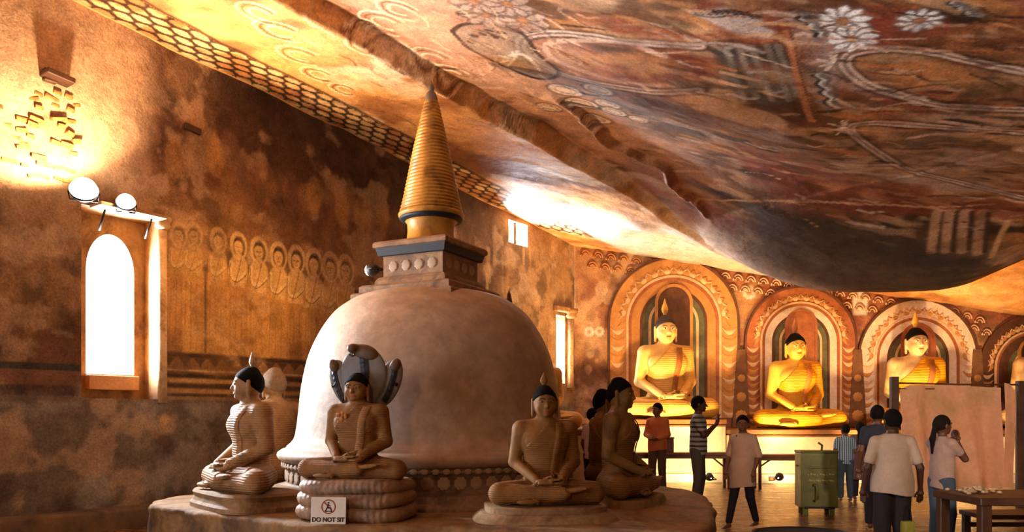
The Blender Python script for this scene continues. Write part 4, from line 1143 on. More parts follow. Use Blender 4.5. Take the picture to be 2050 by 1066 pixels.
# ------------------------------------------------------------------ the stupa
M_DOME = mat('stained_limewash', '#a1876e', '#b59b82', scale=.9, rough=.65, bump=.4, bscale=11, grain=.32, stain='#977a60', stain_scale=.55, spec=.35)
M_BASEM = mat('moulded_base', '#7d6450', '#927560', scale=2.5, rough=.7, bump=.35, bscale=14, grain=.3, stain='#5a4232', stain_scale=1.6)
M_GOLD = mat('ochre_gilt_spire', '#b98738', '#a5722a', scale=3, rough=.42, bump=.12, grain=.2, stain='#7d5420', stain_scale=3)
M_NAVY = mat('navy_paint', '#14171f', '#1c2029', scale=5, rough=.6, grain=.2)
M_BOX = mat('harmika_plaster', '#93704f', '#7d5b3e', scale=3, rough=.7, bump=.3, stain='#5f4530', stain_scale=2.5)
M_GREY = mat('grey_tip', '#5b5148', '#6d6258', scale=6, rough=.6)
st = thing('stupa', 'tall white domed stupa with ringed golden spire on the rock platform', 'stupa', (SC.x, SC.y, ZP))
def L_(prof):
    return [(r*SK, HC+(z-HC)*SK-ZP) for r, z in prof]
link('base_plinth', lathe_mesh('base_plinth', L_([(0, .5), (1.98, .5), (1.98, .57), (1.93, .60), (1.90, .61), (1.90, .66), (1.82, .68), (1.76, .70), (1.75, .72)]), 96), M_BASEM, st)
band_ = link('roundel_band', lathe_mesh('roundel_band', L_([(1.75, .72), (1.75, .885), (1.79, .90), (1.81, .92), (1.79, .94), (1.755, .95)]), 96), M_BASEM, st)
link('torus_moulding', lathe_mesh('torus_moulding', L_([(1.755, .95), (1.80, .965), (1.845, 1.0), (1.86, 1.035), (1.85, 1.07), (1.80, 1.105), (1.755, 1.12), (1.75, 1.13)]), 96), M_DOME, st)
dprof = [(1.75, 1.13), (1.735, 1.15), (1.69, 1.19), (1.655, 1.25), (1.63, 1.38), (1.61, 1.55), (1.59, 1.75), (1.565, 1.92), (1.51, 2.17), (1.44, 2.36), (1.33, 2.57), (1.19, 2.76), (1.03, 2.885), (.875, 2.965), (.6, 3.03), (.3, 3.06), (.01, 3.065)]
link('dome', lathe_mesh('dome', smooth_line(L_(dprof), 4), 128), M_DOME, st)
ros = rosette_mesh(.078, 8)
M_ROSE = mat('relief_roundel', '#8d755f', '#a58a72', scale=8, rough=.7, bump=.2)
for k in range(63):
    a = 2*math.pi*k/63; o = link('roundel', ros, M_ROSE, band_); o.location = (1.752*SK*math.cos(a), 1.752*SK*math.sin(a), HC+(.80-HC)*SK-ZP); o.rotation_euler = (0, 0, a+math.pi/2); o.scale = (1, .55, 1)
bm = bmesh.new(); bmesh.ops.create_uvsphere(bm, u_segments=8, v_segments=5, radius=1); bmesh.ops.scale(bm, vec=(.05, .010, .035), verts=bm.verts); pet = bm_mesh('petal', bm, True)
for k in range(100):
    a = 2*math.pi*k/100; o = link('petal', pet, M_ROSE, band_); o.location = (1.80*SK*math.cos(a), 1.80*SK*math.sin(a), HC+(.925-HC)*SK-ZP); o.rotation_euler = (0, 0, a+math.pi/2)
SQ = math.radians(-90+18.6)
def sq(name, prof, m, par=st):
    o = link(name, lathe_mesh(name, L_(prof), 4, False), m, par); o.rotation_euler = (0, 0, SQ); return o
sq('square_step', [(1.0, 2.86), (1.0, 2.965), (.96, 2.985), (.90, 2.99), (.02, 2.99)], M_BOX)
sq('square_step', [(.90, 2.98), (.90, 3.06), (.86, 3.085), (.80, 3.09), (.02, 3.09)], M_BOX)
sq('square_step', [(.72, 3.08), (.70, 3.15), (.66, 3.19), (.62, 3.20), (.02, 3.2)], M_BOX)
hb = sq('harmika_box', [(.60, 3.19), (.60, 3.44), (.62, 3.455), (.02, 3.455)], M_BOX)
sq('harmika_blue_band', [(.62, 3.45), (.665, 3.455), (.70, 3.55), (.02, 3.55)], M_NAVY)
sq('harmika_cornice', [(.70, 3.545), (.735, 3.555), (.735, 3.60), (.71, 3.625), (.40, 3.64), (.02, 3.645)], M_BOX)
r2 = rosette_mesh(.075, 8)
for side in range(4):
    an = side*math.pi/2+math.pi/4
    for k in range(4):
        o = link('roundel', r2, M_ROSE, hb); off = (k-1.5)*.185*SK; dd = .60*SK*math.cos(math.pi/4)
        o.location = (dd*math.cos(an)-off*math.sin(an), dd*math.sin(an)+off*math.cos(an), HC+(3.325-HC)*SK-ZP); o.rotation_euler = (0, 0, an+math.pi/2); o.scale = (1, .45, 1)
link('spire_neck', lathe_mesh('spire_neck', L_([(.36, 3.64), (.33, 3.67), (.305, 3.70), (.295, 3.80), (.30, 3.90), (.33, 3.925)]), 48), M_GOLD, st)
link('spire_collar', lathe_mesh('spire_collar', L_([(.33, 3.92), (.385, 3.935), (.40, 3.955), (.385, 3.975)]), 48), M_NAVY, st)
link('spire_collar', lathe_mesh('spire_collar', L_([(.385, 3.97), (.41, 3.985), (.412, 4.01), (.40, 4.035), (.385, 4.04)]), 48), M_GOLD, st)
sp = []; nr = 31
for k in range(nr):
    t0 = k/nr
    def rad(z):
        return np.interp(z, [4.04, 4.2, 4.83, 5.30, 5.44], [.385, .345, .222, .115, .082])
    z0 = 4.04+1.40*t0; dz = 1.40/nr; r_ = rad(z0); r1 = rad(z0+dz)
    sp += [(r_*.965, z0), (r_*1.02, z0+dz*.25), (r_*1.025, z0+dz*.5), (r1*1.02, z0+dz*.78), (r1*.965, z0+dz*.98)]
link('spire_cone', lathe_mesh('spire_cone', L_(sp), 48), M_GOLD, st)
link('spire_tip', lathe_mesh('spire_tip', L_([(.082, 5.43), (.078, 5.48), (.055, 5.54), (.03, 5.57), (.042, 5.60), (.03, 5.63), (.012, 5.66), (.001, 5.70)]), 20), M_GREY, st)

# ------------------------------------------------------------------ statues on the platform
B_SK = mat('weathered_ochre', '#7a5229', '#8c6232', scale=4, spec=.2, rough=.65, bump=.25, bscale=14, grain=.25, stain='#6a4526', stain_scale=2)
B_RB = mat('weathered_ochre_robe', '#754e25', '#875c2c', scale=4, spec=.2, rough=.68, bump=.35, bscale=24, ribs=(16, .8, 'Z'), grain=.25, stain='#5f3d20', stain_scale=2)
L_SK = mat('pale_stone_skin', '#977047', '#a88055', scale=4, rough=.65, bump=.35, bscale=14, grain=.3, spec=.25, stain='#7d5a38', stain_scale=2.5)
L_RB = mat('pale_stone_robe', '#946b40', '#a3794c', scale=4, rough=.68, bump=.45, bscale=24, ribs=(14, .8, 'Z'), grain=.3, spec=.25, stain='#7d5a38', stain_scale=2.5)
D_SK = mat('dark_ochre', '#74502c', '#83602f', scale=4, spec=.2, rough=.65, bump=.25, bscale=14, grain=.25, stain='#4f341c', stain_scale=2)
D_RB = mat('dark_ochre_robe', '#6f4a26', '#7d572c', scale=4, spec=.2, rough=.68, bump=.35, bscale=24, ribs=(15, .8, 'Z'), grain=.25)
M_PED = mat('pedestal_plaster', '#9c7c56', '#86653f', scale=3, rough=.7, bump=.4, grain=.3, stain='#6a4a2e', stain_scale=2)
def pedestal(label, loc, rz, prof, sx, sy, m=M_PED):
    t = thing('statue_pedestal', label, 'pedestal', loc, rz)
    def rr(k):
        n = 40; out = []
        for i in range(n):
            a = 2*math.pi*i/n; c, s = math.cos(a), math.sin(a); e = .55
            out.append((sx*k*abs(c)**e*(1 if c > 0 else -1), sy*k*abs(s)**e*(1 if s > 0 else -1)))
        return out
    v, f = [], []; n = 40
    pr = prof+[(.05, prof[-1][1])]
    for k, z in pr:
        v += [(x, y, z) for x, y in rr(k)]
    for q in range(len(pr)-1):
        for i in range(n):
            f.append((q*n+i, q*n+(i+1) % n, (q+1)*n+(i+1) % n, (q+1)*n+i))
    link('pedestal_block', np_mesh('pedestal_block', v, f, False), m, t)
    return t
# profile Buddha at the left
pL_ = at(500, 9.3, ZP)
pedestal('rounded pedestal under the Buddha in profile facing the arched window', pL_, -.88, [(1.05, 0), (1.05, .05), (1.0, .08), (.97, .12), (1.0, .17), (.96, .20)], .78, .52)
BPL = turned_head(-.42)
bL = buddha('pale brown Buddha in profile with black hair and tall finial, facing the arched window', (pL_[0], pL_[1], ZP+.19), -.88, 1.26, L_SK, L_RB, M_HAIR, L_RB, L_SK, flame_h=.8, bp=BPL, eye=M_EYE2)
bL.scale = (1.38, 1.30, 1.22)
# behind it, back turned
pB_ = at(549, 11.35, ZP)
pedestal('worn pedestal under the Buddha with its back turned', pB_, -2.25, [(1.05, 0), (1.0, .05), (1.0, .12)], .74, .36)
M_HAIRS = mat('stone_curls', '#8d6e4c', '#7a5c3c', scale=30, rough=.6, bump=.8, bscale=50)
buddha('stone-haired Buddha with its back turned, behind the one in profile', (pB_[0], pB_[1], ZP+.11), -2.25, 1.38, L_SK, L_RB, M_HAIRS, None, None)
# right front
pR_ = at(1090, 8.25, ZP)
pedestal('plaster pedestal with pale edge under the front Buddha facing the camera', (pR_[0], pR_[1], ZP), .10, [(1.22, -.02), (1.16, .03), (1.06, .08), (1.0, .09), (1.0, .145), (.97, .15)], .62, .45)
bR = buddha('dim ochre Buddha with black hair facing the camera right of the dome front', (pR_[0], pR_[1], ZP+.148), .14, 1.04, B_SK, B_RB, M_HAIR, B_RB, B_SK, flame_h=.75, eye=M_EYE2)
# two dark ones at the right, facing right
p6 = at(1240, 9.7, ZP); p5 = at(1207, 11.15, ZP)
pedestal('flat worn pedestal under the nearer of the two dark Buddhas facing right', p6, 1.15, [(1.05, 0), (1.02, .05), (.98, .09)], .66, .48, M_ROCK)
buddha('nearer of two dark Buddhas side by side facing right toward the people', (p6[0], p6[1], ZP+.085), 1.15, 1.22, D_SK, D_RB, M_HAIR, D_RB, None, eye=M_EYE2)
pedestal('flat worn pedestal under the farther dark Buddha facing right', p5, 1.55, [(1.05, 0), (1.02, .05), (.98, .09)], .66, .48, M_ROCK)
buddha('farther of two dark Buddhas, half hidden beside the nearer one', (p5[0], p5[1], ZP+.085), 1.75, 1.14, D_SK, D_RB, M_HAIR, D_RB, None, eye=M_EYE2)

# ------------------------------------------------------------------ naga Buddha: three coils, body, five-part hood
pN = at(716, 8.27, ZP); NR = -.22
M_COIL = mat('serpent_coil', '#8a6a50', '#9c7a5c', scale=4, rough=.55, bump=.4, bscale=16, ribs=(5, .5, 'X'), grain=.3, stain='#5f4630', stain_scale=2)
nc = thing('serpent_throne', 'three stacked serpent coils with cobra hood, throne of the left front Buddha', 'serpent', pN, NR)
def coil_mesh(rx, ry, h, twist):
    v, f = [], []; n, m_ = 56, 12
    for i in range(n):
        a = 2*math.pi*i/n; c, s = math.cos(a), math.sin(a); e = .62
        x, y = abs(c)**e*(1 if c >= 0 else -1), abs(s)**e*(1 if s >= 0 else -1)
        for k in range(m_):
            b = 2*math.pi*k/m_; rr = h/2
            v.append((x*(rx-rr+rr*math.cos(b)*1.0), y*(ry-rr+rr*math.cos(b)), h/2+rr*math.sin(b)*1.02+.012*math.sin(a*2+twist)))
    for i in range(n):
        for k in range(m_):
            f.append((i*m_+k, ((i+1) % n)*m_+k, ((i+1) % n)*m_+(k+1) % m_, i*m_+(k+1) % m_))
    return np_mesh('coil', v, f)
for k, (rx, ry, h) in enumerate(((.60, .46, .155), (.585, .45, .155), (.565, .43, .15))):
    o = link('coil', coil_mesh(rx, ry, h, k*1.7), M_COIL, nc); o.location = (0, 0, .0+.135*k)
link('coil_core', lathe_mesh('coil_core', [(.01, 0.0), (.42, 0), (.42, .41), (.01, .42)], 24), M_COIL, nc).scale = (1.05, .8, 1)
# hood
M_HOOD = mat('grey_hood', '#746c64', '#665e57', scale=3, rough=.5, bump=.2, grain=.25); M_HOODB = mat('brown_hood', '#5d4530', '#6e5238', scale=3, rough=.55, bump=.2, grain=.25)
Hd = Field((-.55, -.20, .9), (.55, .45, 1.95), .012)
def hood(cx, cz, rx, rz_, tilt, y=.16):
    Hd.add(f_ell((cx, y, cz), (rx, .055, rz_), ('Y', tilt)), .012)
hood(0, 1.49, .262, .30, 0, .15); hood(-.255, 1.40, .135, .27, -.40, .21); hood(.255, 1.40, .135, .27, .40, .21)
Hd.add(f_cone((0, .24, .95), (0, .18, 1.35), .14, .16), .05)
hd_ = link('cobra_hood', Hd.mesh('cobra_hood'), M_HOOD, nc)
Hh_ = Field((-.60, -.20, 1.45), (.60, .45, 1.98), .012)
for p, k in ((f_ell((.03, .14, 1.715), (.15, .07, .085), ('Y', .3)), .03), (f_ell((-.09, .08, 1.76), (.06, .07, .05)), .04), (f_ell((-.345, .18, 1.585), (.055, .06, .075), ('Y', -.5)), .03), (f_ell((.345, .18, 1.585), (.055, .06, .075), ('Y', .5)), .03)):
    Hh_.add(p, k)
link('cobra_head', Hh_.mesh('cobra_head'), M_HOODB, nc)
def hood_strip(pts, wd, n=14):
    P_ = smooth_line(pts, 5); v, f = [], []
    for i, (x, z) in enumerate(P_):
        x2, z2 = P_[min(i+1, len(P_)-1)]; x1, z1 = P_[max(i-1, 0)]; d = math.hypot(x2-x1, z2-z1)+1e-9; nx, nz = (z2-z1)/d, -(x2-x1)/d
        for q in (-1, 0, 1):
            X, Z = x+nx*wd*q, z+nz*wd*q; yy = Hd.front(X, Z, .004); v.append((X, (yy if yy is not None else .15)-.004-(.01 if q == 0 else 0)-.004*(i % 2), Z))
    for i in range(len(P_)-1):
        for q in (0, 1):
            a = i*3+q; f.append((a, a+3, a+4, a+1))
    return np_mesh('scale_strip', v, f, False)
M_STRIP = mat('blue_black_scales', '#191a1e', '#24262a', scale=8, rough=.5, bump=.3)
for pts, wd in (([(.02, 1.71), (.03, 1.6), (.05, 1.45), (.05, 1.3)], .045), ([(-.35, 1.56), (-.325, 1.45), (-.275, 1.3), (-.22, 1.2)], .030), ([(.35, 1.56), (.33, 1.45), (.28, 1.3), (.22, 1.2)], .030)):
    link('scale_strip', hood_strip(pts, wd), M_STRIP, nc)
for pts in ([(-.15, 1.70), (-.10, 1.685), (-.06, 1.72), (0, 1.70), (.06, 1.66), (.12, 1.67), (.135, 1.70)], [(-.37, 1.38), (-.36, 1.36), (-.33, 1.385), (-.30, 1.42)], [(.37, 1.40), (.36, 1.37), (.34, 1.40), (.31, 1.43)]):
    link('scale_mark', hood_strip(pts, .010), M_STRIP, nc)
# bands round the cobra throats
buddha('brown Buddha sheltered by a cobra hood, seated on serpent coils', (pN[0]+.0, pN[1]-.02, ZP+.405), NR, .93, B_SK, B_RB, M_HAIR, L_RB, None, eye=M_EYE2).scale = (1.02, .95, .93)
# flower garland laid on its shoulder
M_PETAL = mat('dried_petals', '#b8793c', '#a0642c', scale=20, rough=.8)
gar = thing('flower_garland', 'small bunch of dried orange flowers on the hooded Buddha chest', 'flowers', (0, 0, 0))
bm = bmesh.new(); bmesh.ops.create_icosphere(bm, subdivisions=1, radius=.022); fl_ = bm_mesh('blossom', bm, True)
for k in range(16):
    x, z = -.115+rs.uniform(-.06, .06), .66+rs.uniform(-.05, .06)
    o = link('blossom', fl_, M_PETAL, gar); o.location = (x, -.165+rs.uniform(-.01, .01)+.10*abs(x+.09), z); o.scale = (1, .7, rs.uniform(.7, 1.2))
gar.location = (pN[0], pN[1]-.02, ZP+.405); gar.rotation_euler = (0, 0, NR); gar.scale = (.93,)*3
# sign
M_SIGN = mat('white_board', '#c9bfae', '#d2c8b8', scale=3, rough=.5, grain=.08); M_TXT = mat('sign_black', '#1c1614', grain=0, rough=.6); M_RED = mat('sign_red', '#8a2a20', grain=0, rough=.6)
ps = P(663, 1045, 7.86)
sg = thing('notice_sign', 'white DO NOT SIT sign leaning against the serpent coils', 'sign', (ps.x, 7.735, ZP), -.06)
RX = -.09
W_, Hh = .345, .262
def sgp(o, x, z, dy=0.0):
    o.location = (x, z*math.sin(-RX)+dy*math.cos(RX), z*math.cos(RX)+.004); o.rotation_euler = (RX, .05*0, 0); return o
bd_ = sgp(box('board', (0, 0, 0), (W_, .012, Hh), M_SIGN, sg, .003), 0, Hh/2)
tx = bpy.data.curves.new('sign_text', 'FONT'); tx.body = 'DO NOT SIT'; tx.align_x = 'CENTER'; tx.size = .059; tx.extrude = .0012; tx.offset = .0022; tx.space_character = .96
t0_ = bpy.data.objects.new('text_source', tx); COL.objects.link(t0_); bpy.context.view_layer.update()
to = link('lettering', bpy.data.meshes.new_from_object(t0_.evaluated_get(bpy.context.evaluated_depsgraph_get())), M_TXT, sg); bpy.data.objects.remove(t0_)
to.location = (0, .028*math.sin(-RX)-.0085, .028*math.cos(RX)+.002); to.rotation_euler = (math.pi/2+RX, 0, 0)
rv, rf = [], []
for i in range(40):
    a = 2*math.pi*i/40
    for r_ in (.060, .070):
        rv.append((r_*math.cos(a), 0, r_*math.sin(a)))
rf = [(2*i, 2*i+1, 2*((i+1) % 40)+1, 2*((i+1) % 40)) for i in range(40)]
sgp(link('prohibition_ring', np_mesh('ring', rv, rf, False), M_RED, sg), 0, .170, -.0085)
o = link('prohibition_slash', box_mesh('slash', (.128, .001, .009)), M_RED, sg); sgp(o, 0, .170, -.0088); o.rotation_euler = (RX, math.radians(45), 0)
bm = bmesh.new()
def seg(a, b, w2):
    d = Vector((b[0]-a[0], 0, b[1]-a[1])); n_ = Vector((-d.z, 0, d.x)).normalized()*w2
    vs = [bm.verts.new((a[0]+n_.x, 0, a[1]+n_.z)), bm.verts.new((a[0]-n_.x, 0, a[1]-n_.z)), bm.verts.new((b[0]-n_.x, 0, b[1]-n_.z)), bm.verts.new((b[0]+n_.x, 0, b[1]+n_.z))]; bm.faces.new(vs)
seg((.0, .045), (.0, .030), .009); seg((-.002, .026), (-.008, -.01), .009); seg((-.008, -.01), (.022, -.012), .008); seg((.022, -.012), (.03, -.042), .006); seg((-.012, -.01), (-.03, -.042), .006); seg((-.004, .018), (.02, .004), .004); seg((-.035, -.044), (.04, -.044), .004)
sgp(link('seated_pictogram', bm_mesh('pict', bm), M_TXT, sg), 0, .170, -.0082)
sgp(link('border', box_mesh('border', (W_-.01, .0006, .004)), M_SIGN, sg), 0, .006, -.0075)
# crowned statue standing behind the dome: only the tiered crown shows
M_DKS = mat('dark_statue', '#4a3320', '#5c4028', scale=5, rough=.6, bump=.3)
cs = thing('crowned_statue', 'dark tiered crown of a standing statue showing behind the dome', 'statue', at(1019, 13.6, 0))
cp_ = []
for k in range(7):
    r_ = .15-.019*k; z = 2.98+.085*k; cp_ += [(r_, z), (r_*1.06, z+.02), (r_*.9, z+.06), (r_*.82, z+.084)]
cp_ += [(.015, 3.60), (.001, 3.68)]
link('crown', lathe_mesh('crown', [(.001, 2.95)]+cp_, 20), M_DKS, cs)
Fs = Field((-.5, -.32, -.02), (.5, .32, 3.05), .025)
for p, k in ((f_ell((0, 0, 2.80), (.15, .17, .22)), .02), (f_cone((0, 0, 2.5), (0, 0, 2.7), .1, .09), .03), (f_ell((0, 0, 2.15), (.30, .2, .38)), .05), (f_ell((0, 0, 1.5), (.25, .19, .45)), .08), (f_cone((0, 0, 1.4), (0, 0, .05), .26, .22), .06),
             (f_cone((.34, 0, 2.36), (.40, .02, 1.75), .09, .07), .04), (f_cone((-.34, 0, 2.36), (-.40, .02, 1.75), .09, .07), .04), (f_cone((.40, 0, 1.75), (.08, -.24, 1.9), .07, .05), .03), (f_cone((-.40, 0, 1.75), (-.08, -.24, 1.9), .07, .05), .03), (f_cone((-.28, 0, 2.40), (.28, 0, 2.40), .11, .11), .05)):
    Fs.add(p, k)
Fs.cut(lambda x, y, z: -z+0*x+0*y)
link('body', Fs.mesh('crowned_body'), M_DKS, cs)

# ------------------------------------------------------------------ long offering tables before the plinth
M_TAB = mat('table_wood', '#5a3418', '#6d4220', scale=3, rough=.45, bump=.15, bscale=12)
def long_table(label, x0, x1, y, h=.72, d=.45, z0=0.0, group=None):
    t = thing('offering_table', label, 'table', ((x0+x1)/2, y, z0), 0, group); w_ = x1-x0
    box('tabletop', (0, 0, h-.025), (w_, d, .05), M_TAB, t, .006); box('apron', (0, -d/2+.05, h-.085), (w_-.1, .03, .07), M_TAB, t, .004)
    box('apron', (0, d/2-.05, h-.085), (w_-.1, .03, .07), M_TAB, t, .004)
    for sx in (-1, 1):
        for sy in (-1, 1):
            box('leg', (sx*(w_/2-.08), sy*(d/2-.06), (h-.05)/2), (.06, .06, h-.05), M_TAB, t, .004)
        o = link('brace', tube_mesh('brace', [(sx*(w_/2-.10), 0, .42), (sx*(w_/2-.42), 0, h-.06)], .018, 6), M_TAB, t)
    return t
X = lambda px, Y: (px-CX)/F*Y
long_table('long dark table before the taller plinth, behind the man in the striped shirt', X(1150, 16.35), X(1462, 16.35), 16.35, .74)
long_table('dark table before the lower plinth, reaching behind the green box', X(1508, 16.35), X(1760, 16.35), 16.35, .70)
t = thing('wooden_box', 'small brown wooden box standing behind the man in the orange shirt', 'box', (X(1338, 16.36), 16.36, .74))
box('box_body', (0, 0, .14), (.20, .16, .28), M_TAB, t, .01); box('box_lid', (0, 0, .295), (.22, .18, .03), M_TAB, t, .006)

# ------------------------------------------------------------------ green donation box
M_GREEN = mat('green_enamel', '#565a2c', '#62652f', scale=5, rough=.45, bump=.1, grain=.25, stain='#4a4f22', stain_scale=3); M_YEL = mat('yellow_lettering', '#a59a4c', '#948a42', rough=.6, scale=30)
Yb = 12.1; t = thing('donation_box', 'green metal donation box on short legs with a handle on its lid', 'box', (X(1634, Yb), Yb, 0), -.10)
box('box_body', (0, 0, .53), (.54, .40, .82), M_GREEN, t, .025, segs=2)
box('lid', (0, 0, .955), (.55, .41, .035), M_GREEN, t, .01); box('seam', (0, -.203, .72), (.44, .012, .018), M_GREEN, t, .003); box('coin_slot', (.02, -.204, .715), (.30, .010, .010), M_IRIS, t, .001)
link('lid_handle', tube_mesh('lid_handle', [(.08, 0, .96), (.085, 0, 1.05), (.03, 0, 1.09)], .016, 8), M_GREEN, t)
for sx in (-1, 1):
    for sy in (-1, 1):
        box('leg', (sx*.19, sy*.13, .065), (.07, .06, .13), M_GREEN, t, .006)
    link('side_bolt', tube_mesh('side_bolt', [(sx*.26, 0, .74), (sx*.30, 0, .74)], .012, 8), M_GREEN, t)
link('pipe', tube_mesh('pipe', [(-.10, -.215, .46), (-.06, -.225, .47), (-.05, -.225, .40), (-.05, -.225, .26), (-.09, -.22, .22)], .024, 8), M_GREEN, t)
link('bottom_rail', box_mesh('bottom_rail', (.44, .03, .03), .004, (0, -.19, .125)), M_IRIS, t)
for r_, (z, n_) in enumerate(((.62, 9), (.53, 13))):
    for k in range(n_):
        w_ = .012+.012*((k*7+r_*3) % 3)
        box('inscription_mark', (-.19+.40*(k+.5)/n_, -.2015, z+.006*((k*5) % 3-1)), (w_, .004, .018+.006*((k*3) % 2)), M_YEL, t, 0)

# ------------------------------------------------------------------ cloth screen on posts at the right
Ys = 13.0
M_CLOTH = mat('stained_peach_cloth', '#dcb494', '#cfa07c', scale=2.2, rough=.8, bump=.3, bscale=10, grain=.25, stain='#b89a72', stain_scale=1.6)
b_ = M_CLOTH.node_tree.nodes['Principled BSDF']; b_.inputs['Subsurface Weight'].default_value = 0.0
tr = M_CLOTH.node_tree.nodes.new('ShaderNodeBsdfTranslucent'); mxs = M_CLOTH.node_tree.nodes.new('ShaderNodeMixShader'); mxs.inputs[0].default_value = .45
tr.inputs[0].default_value = (*lin('#d8a06a'), 1)
ot = M_CLOTH.node_tree.nodes['Material Output']; M_CLOTH.node_tree.links.new(b_.outputs[0], mxs.inputs[1]); M_CLOTH.node_tree.links.new(tr.outputs[0], mxs.inputs[2]); M_CLOTH.node_tree.links.new(mxs.outputs[0], ot.inputs[0])
M_IRON = mat('rusty_iron', '#4a2f1e', '#6a4428', scale=8, rough=.6, metal=.3)
fr = thing('screen_frame', 'dark posts and thin rails that carry the hanging peach cloth', 'frame', (X(1790, Ys), Ys, 0))
xr = X(2043, Ys)-X(1790, Ys)
box('post', (0, 0, 1.065), (.12, .10, 2.13), M_WOOD, fr, .008); box('post', (xr, 0, 1.03), (.12, .10, 2.06), M_WOOD, fr, .008)
link('rail', tube_mesh('rail', [(0, 0, 2.03), (xr*.5, 0, 2.005), (xr, 0, 2.0)], .014, 8), M_IRON, fr); link('rail', tube_mesh('rail', [(.05, .02, 1.94), (xr*.5, .02, 1.93), (xr*.8, .02, 1.90)], .010, 8), M_IRON, fr)
def cloth(name, label, x0, x1, z0, ztop, seed, amp=.06):
    nu, nv = 90, 50; u = np.linspace(0, 1, nu)[:, None]; v_ = np.linspace(0, 1, nv)[None, :]
    w_ = x1-x0
    zt = np.interp(u, [p[0] for p in ztop], [p[1] for p in ztop])
    z = z0+(zt-z0)*v_ + .02*(fbm(u*6, v_*0+seed, 801, 2)-.5)*(1-v_)
    y = amp*(np.sin(u*w_*14+seed+1.2*np.sin(v_*2))*(.4+.6*(1-v_))+1.5*(fbm(u*w_*4+seed, v_*2, 811, 3)-.5))+.03
    x = x0+w_*u+.02*np.sin(v_*5+seed)
    V = np.stack([x+0*v_, y-.045, z], -1).reshape(-1, 3); Vb = V+np.array([0, .004, 0])
    f1 = grid_faces(nu, nv); f2 = grid_faces(nu, nv)[:, ::-1]+len(V)
    o = link(name, np_mesh(name, np.concatenate([V, Vb]), np.concatenate([f1, f2])), M_CLOTH); o.location = (X(1790, Ys), Ys, 0)
    return tag(o, label, 'cloth')
k0 = X(1790, Ys)
cloth('hanging_cloth', 'wide stained peach cloth hung between the two dark posts', X(1806, Ys)-k0, X(2002, Ys)-k0, .30, [(0, 1.93), (.08, 1.99), (.5, 1.995), (.75, 1.97), (1, 1.95)], 0.3)
cloth('hanging_cloth', 'narrow peach cloth strip hanging beside the wide cloth by the right post', X(2008, Ys)-k0, X(2032, Ys)-k0, .32, [(0, 2.03), (.5, 2.01), (1, 1.9)], 4.2, .025)

# ------------------------------------------------------------------ flower tables at the lower right
M_TOP = mat('dark_table', '#3a2416', '#4c3020', scale=3, rough=.4, bump=.15)
def heavy_table(label, x0, x1, y0, y1, h, th, leg):
    t = thing('flower_table', label, 'table', ((x0+x1)/2, (y0+y1)/2, 0)); w_, d = x1-x0, y1-y0
    box('tabletop', (0, 0, h-th/2), (w_, d, th), M_TOP, t, .008)
    for sx in (-1, 1):
        for sy in (-1, 1):
            box('leg', (sx*(w_/2-leg/2-.02), sy*(d/2-leg/2-.02), (h-th)/2), (leg, leg, h-th), M_TOP, t, .006)
    box('stretcher', (0, d/2-leg/2-.02, .30), (w_-.1, .04, .05), M_TOP, t, .004)
    return t
heavy_table('dark offering table with flowers at the lower right corner', X(1913, 7.35), X(1913, 7.35)+1.9, 6.95, 7.75, .79, .07, .09)
heavy_table('lower dark bench behind the flower table', X(1950, 8.6), X(1950, 8.6)+1.9, 8.4, 8.9, .46, .05, .07)
M_FL = mat('offering_flowers', '#b09a7c', '#8d6f50', scale=30, rough=.8)
fg = thing('flower_offering', 'loose pale flowers heaped on the dark offering table', 'flowers', (X(1960, 7.35), 7.4, .79))
bm = bmesh.new(); bmesh.ops.create_icosphere(bm, subdivisions=1, radius=.026); flm = bm_mesh('blossom', bm, True)
for k in range(34):
    o = link('blossom', flm, M_FL, fg); a, r_ = rs.uniform(0, 6.28), abs(rs.normal(0, .09)); o.location = (r_*1.7*math.cos(a), r_*math.sin(a), .015+max(0, .05-r_*.35)*rs.rand()); o.scale = (1, 1, .7)

# ------------------------------------------------------------------ fittings on the outer wall
M_LAMPM = mat('lamp_housing', '#2a2420', '#3a302a', scale=5, rough=.5, metal=.4)
BULB = emit('halogen_glass', (1.0, .86, .62), 60.0)
def flood(label, loc, aim, r=.13, lights=(), bulb=True):
    t = thing('flood_lamp', label, 'lamp', loc); q = (Vector(aim)-Vector(loc)).to_track_quat('Z', 'Y'); t.rotation_mode = 'QUATERNION'; t.rotation_quaternion = q
    link('reflector', lathe_mesh('reflector', [(.02, -.11), (r*.55, -.10), (r*.9, -.03), (r, .03), (r*.97, .03), (r*.85, -.02), (r*.5, -.075), (.01, -.08)], 24), M_LAMPM, t)
    if bulb:
        bm = bmesh.new(); bmesh.ops.create_uvsphere(bm, u_segments=20, v_segments=12, radius=r*.88); bmesh.ops.scale(bm, vec=(1, 1, .9), verts=bm.verts)
        link('glowing_glass', bm_mesh('glass', bm, True), BULB, t).location = (0, 0, .03)
    link('bracket', tube_mesh('bracket', [(-r, 0, -.02), (-r*.9, 0, -.16), (r*.9, 0, -.16), (r, 0, -.02)], .012, 6), M_LAMPM, t)
    for (dx, dist, watts, col, ang, bl) in lights:
        d = (Vector(dx)-Vector(loc)).normalized()
        spot_light('lamp_light', Vector(loc)+d*dist, Vector(dx), watts, col, ang, bl, .07)
    return t
def wpx(px, py, off):
    s, z = wall_hit_off(px, py, off); return wall_pt(s, z, off)
l1, l2 = wpx(168, 383, .72), wpx(252, 408, .42)
camv = Vector((0, 0, HC))
flood('larger glaring flood lamp on the board above the arched window', l1, l1+(camv-l1).normalized()*1.0+Vector((0, 0, .8)), .17,
      [(wpx(20, 120, .05), .24, 400, (1.0, .66, .38), 2.6, .4), (Vector(H(420, 30)+(6.7,)), .28, 260, WARM, 1.7, .6)])
